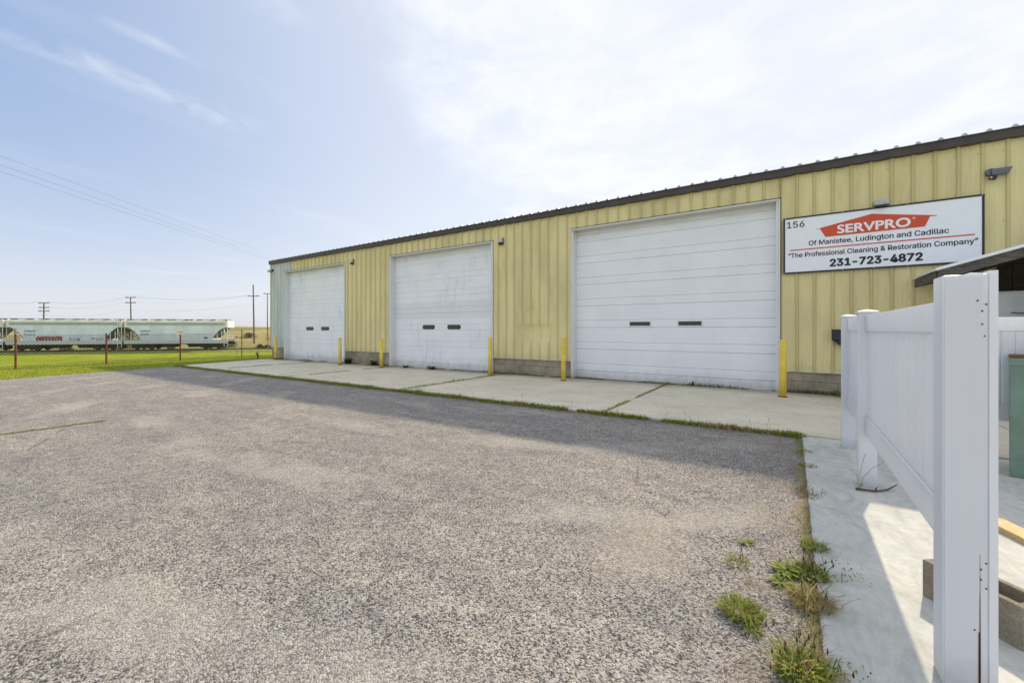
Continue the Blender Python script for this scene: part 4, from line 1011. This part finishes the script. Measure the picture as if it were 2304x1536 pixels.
def hopper():
    # local frame: x along the car (0..L), y across (0 = near face, 3.0 far), z up from the rail
    L = 13.2; e = empty('hopper_car', cat='railway car', group='grey covered hopper cars')
    W_ = 3.0
    zs_ = 1.24
    outline = [(1.95, zs_), (L-1.95, zs_), (L-1.9, 1.75), (L-1.35, 2.6), (L-.55, 3.25), (L-.35, 3.3), (L-.35, 4.22), (.35, 4.22), (.35, 3.3), (.55, 3.25), (1.35, 2.6), (1.9, 1.75)]
    # body: lofted side with a gentle belly, flat inner face
    body = MB()
    body.prism(outline, .06, W_-.06, 'y'); body.build('body', M['car'], e)
    MB().box(.30, L-.30, .03, .0595, 3.62, 3.98).build('upper_side_band', M['carshade'] if False else plain('hopper_band', (.36, .39, .40), .6), e)
    MB().box(.26, L-.26, .0, .058, 3.99, 4.27).build('top_chord', M['carlite'], e)
    MB().prism([(.05, 4.275), (.9, 4.42), (W_-.9, 4.42), (W_-.05, 4.275)], .35, L-.35, 'x').build('roof', M['carlite'], e)
    wk = MB().box(-.02, L+.02, .55, 1.15, 4.50, 4.54); wk.box(-.02, L+.02, 1.9, 2.5, 4.50, 4.54); wk.build('roof_walk', M['galv'], e)
    for i in range(8):
        nb = MB()
        x = .4+(L-.8)*i/7; nb.box(x-.12, x+.12, .45, 1.2, 4.40, 4.50); nb.box(x-.03, x+.03, .10, .5, 4.36, 4.50)
        nb.build('walk_bracket', M['carshade'], e)
    for i in range(4):
        x = 2.0+3.0*i; MB().tube([(x, 1.5, 4.42), (x, 1.5, 4.56)], .40, 14).build('hatch', M['carlite'], e)
    MB().box(-.05, L+.05, -.02, .05, .86, 1.40).build('side_sill', plain('sill_paint', (.58, .63, .67), .6), e)
    MB().box(-.05, L+.05, W_-.05, W_+.02, .86, 1.40).build('side_sill', M['car'], e)
    MB().box(-.3, L+.3, 1.3, 1.7, .72, 1.1).build('center_sill', M['truck'], e)
    for s, f in ((0, 1), (L, -1)):
        X = lambda v: s+f*v
        def bxx(mb, a, b_, *r): a, b_ = sorted((X(a), X(b_))); return mb.box(a, b_, *r)
        # sloping end sheet under the body, cavity shade put into its dark colour
        MB().prism([(X(.55), 3.22), (X(2.3), 1.2), (X(2.5), 1.2), (X(.75), 3.22)], .12, W_-.12, 'y').build('slope_sheet', M['carshade'], e)
        pp = MB(); 
        for a in (.75, 1.35): bxx(pp, a, a+.07, .08, .16, 1.22, 2.5+.35*(1.4-a))
        pp.build('support_post', M['carlite'], e)
        en = MB(); bxx(en, .0, .34, .05, .11, 3.3, 4.25); en.build('end_gusset', M['carlite'], e); en = MB(); bxx(en, .0, .06, .15, 2.85, 3.3, 4.3); en.build('end_plate', M['carlite'], e)
        MB().tube([(X(.06), .1, 1.2), (X(.5), .1, 3.3)] if f < 0 else [(X(.06), .1, 1.2), (X(.0), .1, 3.3)], .035, 5).build('diagonal_brace', M['carlite'], e)
        ld_ = MB()
        for a in (-.12, .36): bxx(ld_, a, a+.06, -.10, -.05, .35, 4.55)
        for i in range(10): bxx(ld_, -.06, .36, -.09, -.06, .42+.42*i, .455+.42*i)
        if f < 0: ld_.build('ladder', M['carlite'], e)
        gr = MB(); bxx(gr, -.10, .9, .2, W_-.2, 1.22, 1.27); gr.build('end_platform', M['galv'], e)
        rl = MB()
        for yy in (.12, 1.0, 2.0, 2.88): bxx(rl, -.08, -.04, yy, yy+.04, 1.22, 2.15)
        bxx(rl, -.08, -.04, .12, 2.92, 2.12, 2.16); bxx(rl, -.08, -.04, .12, 2.92, 1.68, 1.71); rl.build('end_railing', M['carlite'], e)
        cp = MB(); bxx(cp, -.45, .0, 1.4, 1.6, .75, .98); bxx(cp, -.62, -.40, 1.33, 1.67, .70, 1.03); cp.build('coupler', M['truck'], e)
        MB().tube([(X(-.15), .6, .8), (X(-.2), .6, .35), (X(-.35), .6, .25)], .03, 5).build('air_hose', M['blk'], e)
        tk = MB(); poly = [(X(.65), .30), (X(.75), .74), (X(1.9), .85), (X(2.2), .858), (X(2.5), .85), (X(3.6), .74), (X(3.75), .30), (X(3.2), .12), (X(2.6), .22), (X(1.8), .22), (X(1.1), .14)]
        tk.prism(poly, .35, .55, 'y'); tk.prism(poly, 2.45, 2.65, 'y'); trk = tk.build('truck', M['truck'], e)
        for a in (1.3, 3.1):
            w = MB(); w.tube([(X(a), .57, .42), (X(a), .72, .42)], .42, 18); w.tube([(X(a), 2.28, .42), (X(a), 2.43, .42)], .42, 18); w.tube([(X(a), .72, .42), (X(a), 2.28, .42)], .08, 8); w.build('wheelset', M['truck'], trk)
    for i, x in enumerate((4.2, 7.5)):
        MB().prism([(x, .855), (x+2.0, .855), (x+1.55, .30), (x+.45, .30)], .5, 2.5, 'y').build('outlet_hopper', M['truck'], e)
    return e
rot = math.atan2(TD.y, TD.x)
h0 = hopper()
def place(o, s, lab):
    p = TA+TD*s; o.location = (p.x, p.y, RZ); o.rotation_euler = (0, 0, rot); o['label'] = lab
place(h0, .62, 'grey covered hopper car lettered MRMX 16463 with red graffiti')
h1 = copy_tree(h0); place(h1, 14.18, 'grey covered hopper car lettered MRMX 16100 nearest the building corner')
h2 = copy_tree(h0); place(h2, -12.95, 'grey hopper car cut off by the left edge of the photo')
def carlet(car, txt, x0, x1, z0, z1, mat=None, bold=.02):
    o = lettering(txt, x0, x1, z0, z1, mat or M['ink'], .052, car, bold=bold); return o
carlet(h0, 'MRMX', 1.95, 3.25, 2.62, 2.90); carlet(h0, '16463', 1.95, 3.15, 2.15, 2.42, bold=.03)
carlet(h1, 'MRMX', 2.0, 3.25, 2.62, 2.88); carlet(h1, '16100', 2.0, 3.0, 2.15, 2.42, bold=.04)
carlet(h0, 'SUNK', 7.0, 8.3, 1.40, 1.80, bold=-.02); carlet(h0, 'KEEN', 10.2, 11.0, 1.45, 1.75, bold=-.01)
for (c_, x, z, w, h) in ((h0, 9.55, 1.62, .5, .13), (h1, 10.1, 1.60, .45, .22)): MB().box(x, x+w, .050, .058, z, z+h).build('stencil_panel', M['ink'], c_)
gr = MB()   # red block graffiti: fat rounded letters run together
for i, x in enumerate((3.35, 4.05, 4.75, 5.45)):
    poly = []
    for k_ in range(14):
        a = 2*PI*k_/14; poly.append((x+.36+.44*math.copysign(abs(math.cos(a))**.6, math.cos(a)), 1.62+.37*math.copysign(abs(math.sin(a))**.6, math.sin(a))+.03*(i % 2)))
    gr.prism(poly, .040-.002*i, .056, 'y')
gr.build('graffiti', M['graf'], h0)
carlet(h0, 'CBDR', 3.45, 6.1, 1.38, 1.86, plain('graffiti_line', (.50, .32, .33), .6), bold=-.02).location = (0, -.022, 0)

# ------------------------------------------------------------------ utility poles and wires
def pt(u, d):
    th = math.radians(33.845); a = (u-1152)/938
    x = d*(-math.sin(th)+a*math.cos(th)); y = d*(math.cos(th)+a*math.sin(th)); return x, y
camR = Vector((math.cos(math.radians(33.845)), math.sin(math.radians(33.845)), 0))
def upole(u, d, vtop, arms, lean, label, r=.17, mat='pole'):
    x, y = pt(u, d); zb = T(x, y); zt_ = HCAM+(741-vtop)/938*d
    e = empty('utility_pole', (x, y, zb), label=label, cat='utility pole', group='utility poles beyond the railway')
    top = Vector((lean[0], lean[1], zt_-zb)); MB().tube([(0, 0, -.3), tuple(top)], r, 8, r1=r*.62).build('pole', M[mat], e)
    ends = []
    for va, w in arms:
        za = HCAM+(741-va)/938*d-zb; c_ = top*(za/top.z); R_ = camR
        M3 = Matrix.Translation(c_) @ Matrix.Rotation(math.radians(33.845-6), 4, 'Z')
        arm = MB().box(-w, w, -.06, .06, -.07, .07, M=M3).build('crossarm', M[mat], e)
        ii = MB()
        for s in (-1, -.62, .62, 1):
            p = M3 @ Vector((s*w*.94, 0, .07)); ii.tube([tuple(p), tuple(p+Vector((0, 0, .20)))], .05, 5); ends.append(Vector((x, y, zb))+p+Vector((0, 0, .2)))
        ii.build('insulator', M['galv'], arm)
    return e, ends
poles = [upole(98, 90, 681, ((682, 1.3), (692, 1.25), (700, 1.35)), (.4, 0), 'utility pole with three crossarms behind the lettered hopper car'),
 upole(296, 95, 668, ((669, 1.25), (681, 1.3)), (-.75, 0), 'leaning utility pole with two crossarms between the hopper cars'),
 upole(572, 95, 640, ((666, 1.35),), (-.5, 0), 'tallest bare topped utility pole with one crossarm near the building corner', .2),
 upole(602, 112, 660, ((661, 1.1),), (-.1, 0), 'thin grey utility pole closest to the building corner', .15),
 upole(-190, 96, 670, ((671, 1.3), (683, 1.3)), (.2, 0), 'utility pole out past the left edge'),
 upole(700, 130, 650, ((652, 1.3),), (0, 0), 'utility pole hidden behind the warehouse')]
def cable(p, q, sag, r, name='power_line', par=None):
    pts = [tuple(p.lerp(q, t)-Vector((0, 0, 4*sag*t*(1-t)))) for t in [i/16 for i in range(17)]]
    return MB().tube(pts, r, 4).build(name, M['wire'], par)
def spans(lab, prs, sag, r):
    e = empty('power_lines', tuple(prs[0][0]), label=lab, cat='power lines')
    for p, q in prs:
        o = cable(p, q, sag, r, 'cable', e); o.matrix_parent_inverse = Matrix.Translation(-e.location)
A, B_, C_, D_, Z_, X_ = [p[1] for p in poles]
spans('distant wires between the poles behind the hopper cars', [(Z_[0], A[0]), (Z_[3], A[3]), (A[0], B_[0]), (A[3], B_[3]), (A[4], B_[5]), (B_[0], C_[0]), (B_[3], C_[3]), (B_[5], C_[1]), (C_[0], D_[0]), (C_[3], D_[3]), (D_[0], X_[0]), (D_[3], X_[3]),
      (A[8]-Vector((0, 0, 1)), B_[4]-Vector((0, 0, 1.8))), (B_[4]-Vector((0, 0, 1.8)), C_[1]-Vector((0, 0, 2.1))), (C_[1]-Vector((0, 0, 2.1)), D_[1]-Vector((0, 0, 2.6)))], .9, .009)
# higher line passing over the field: three conductors
def hp(u, v, d): x, y = pt(u, d); return Vector((x, y, HCAM+(741-v)/938*d))
hi = []
for v0, v1 in ((357, 574), (377, 583), (392, 588)):
    p = hp(0, v0, 27); q = hp(600, v1, 66); dd = q-p; hi.append((p-dd*.55+Vector((0, 0, .1)), q+dd*.5+Vector((0, 0, .4))))
spans('three thin wires crossing the left sky down to the roof corner', hi, .0, .0065)
for q, lab in ((hi[0][0], 'wooden pole carrying the high wires beyond the left edge'), (hi[0][1], 'wooden pole carrying the high wires behind the warehouse')):
    e = empty('utility_pole', (q.x, q.y, T(q.x, q.y)), label=lab, cat='utility pole', group='utility poles of the high line'); MB().tube([(0, 0, 0), (0, 0, q.z-T(q.x, q.y)+.3)], .17, 8, r1=.12).build('pole', M['pole'], e)

# ------------------------------------------------------------------ far signs, stump, bushes
def farsign(u, v0, v1, d, w, mat, mat2, name, label, zflip=False):
    x, y = pt(u, d); zb = T(x, y); z0 = HCAM+(741-v1)/938*d; z1 = HCAM+(741-v0)/938*d
    e = empty(name, (x, y, zb), math.radians(33.845), label=label, cat='sign')
    MB().box(-w/2, w/2, -.02, .0, z0-zb, z1-zb).build('sign_plate', mat, e)
    if mat2: MB().box(-w/2, w/2, -.028, -.0205, z0-zb+(z1-z0)*.62, z1-zb).build('sign_header', mat2, e)
    MB().box(-.04, .04, .001, .06, -.3, z1-zb-.02).build('sign_post', M['galv'], e)
    return e
farsign(533, 757, 766.5, 54, .50, M['white'], M['red'], 'warning_sign', 'small white and red sign beyond the chain link fence')
ys = farsign(603, 758, 766, 54, .62, M['signyellow'], None, 'yellow_sign', 'small yellow sign beside the building corner beyond the fence')
MB().box(-.05, .05, -.03, -.021, 2.0-.05, 2.2).build('sign_mark', M['ink'], ys).location = (0, 0, HCAM-(762-741)/938*54-ys.location.z-2.07)
st = MB(); st.tube([(0, 0, -.05), (.01, .02, .12), (-.02, 0, .30)], .045, 7, r1=.03); st.tube([(0, 0, .15), (-.08, .02, .30), (-.06, .03, .36)], .03, 6, r1=.018); st.tube([(0, 0, .12), (.10, .05, .20), (.17, .07, .19)], .016, 5, r1=.008); st.tube([(-.02, 0, .28), (.06, .03, .37)], .018, 5, r1=.01); st.tube([(0, 0, .22), (-.13, 0, .25)], .022, 5, r1=.012)
o = st.build('dead_stump', M['blk'], loc=(-23.84, 11.0, G(-23.8)-.02)); o.rotation_euler = (0, 0, .5); tag(o, 'small dark dead stump with stubby branches on the lawn by the corner', 'stump')
def bush(u, d, w, h, pal, label, n=900, zoff=0):
    x, y = pt(u, d); e = empty('bush', (x, y, T(x, y)+zoff-.1), label=label, cat='bush'); mb = MB()
    for _ in range(n):
        a = random.uniform(0, 6.3); p = random.random()**.5; zf = random.random(); rad = w*p*math.sqrt(max(0, 1-zf*zf))*(.75+.35*noise.noise(Vector((math.cos(a)*1.4, math.sin(a)*1.4, zf*2))))
        leafw(mb, math.cos(a)*rad, math.sin(a)*rad, zf*h, .16*w/1.5+.05, .09*w/1.5+.03, random.uniform(0, 6.3), random.uniform(-.4, .9), pal)
    mb.build('foliage', M['leaf'], e); MB().tube([(0, 0, 0), (0, 0, h*.6)], .06, 6, r1=.03).build('stem', M['bark'], e)
bush(520, 80, 1.3, 1.4, DK, 'dark round bush just right of the last hopper car')
bush(585, 78, 1.0, .7, [(.09, .11, .03), (.07, .10, .03)], 'low olive bush before the thin grey pole')
bush(602, 72, 1.3, .8, DK, 'dark bush under the yellow sign')
bush(560, 110, 2.2, 1.3, [(.14, .15, .06)], 'pale shrub on the slope behind the tallest pole')
bush(150, 62, 1.4, .9, [(.20, .24, .04), (.17, .22, .04)], 'yellow green bush seen under the lettered hopper car')
bush(385, 68, 1.1, .7, [(.20, .24, .04), (.17, .22, .04)], 'yellow green bush seen under the near corner hopper car')
bush(285, 76, 3.0, 4.7, [(.22, .19, .07), (.16, .17, .06), (.26, .20, .09)], 'tall tan green shrub seen in the gap between the hopper cars', 2600)
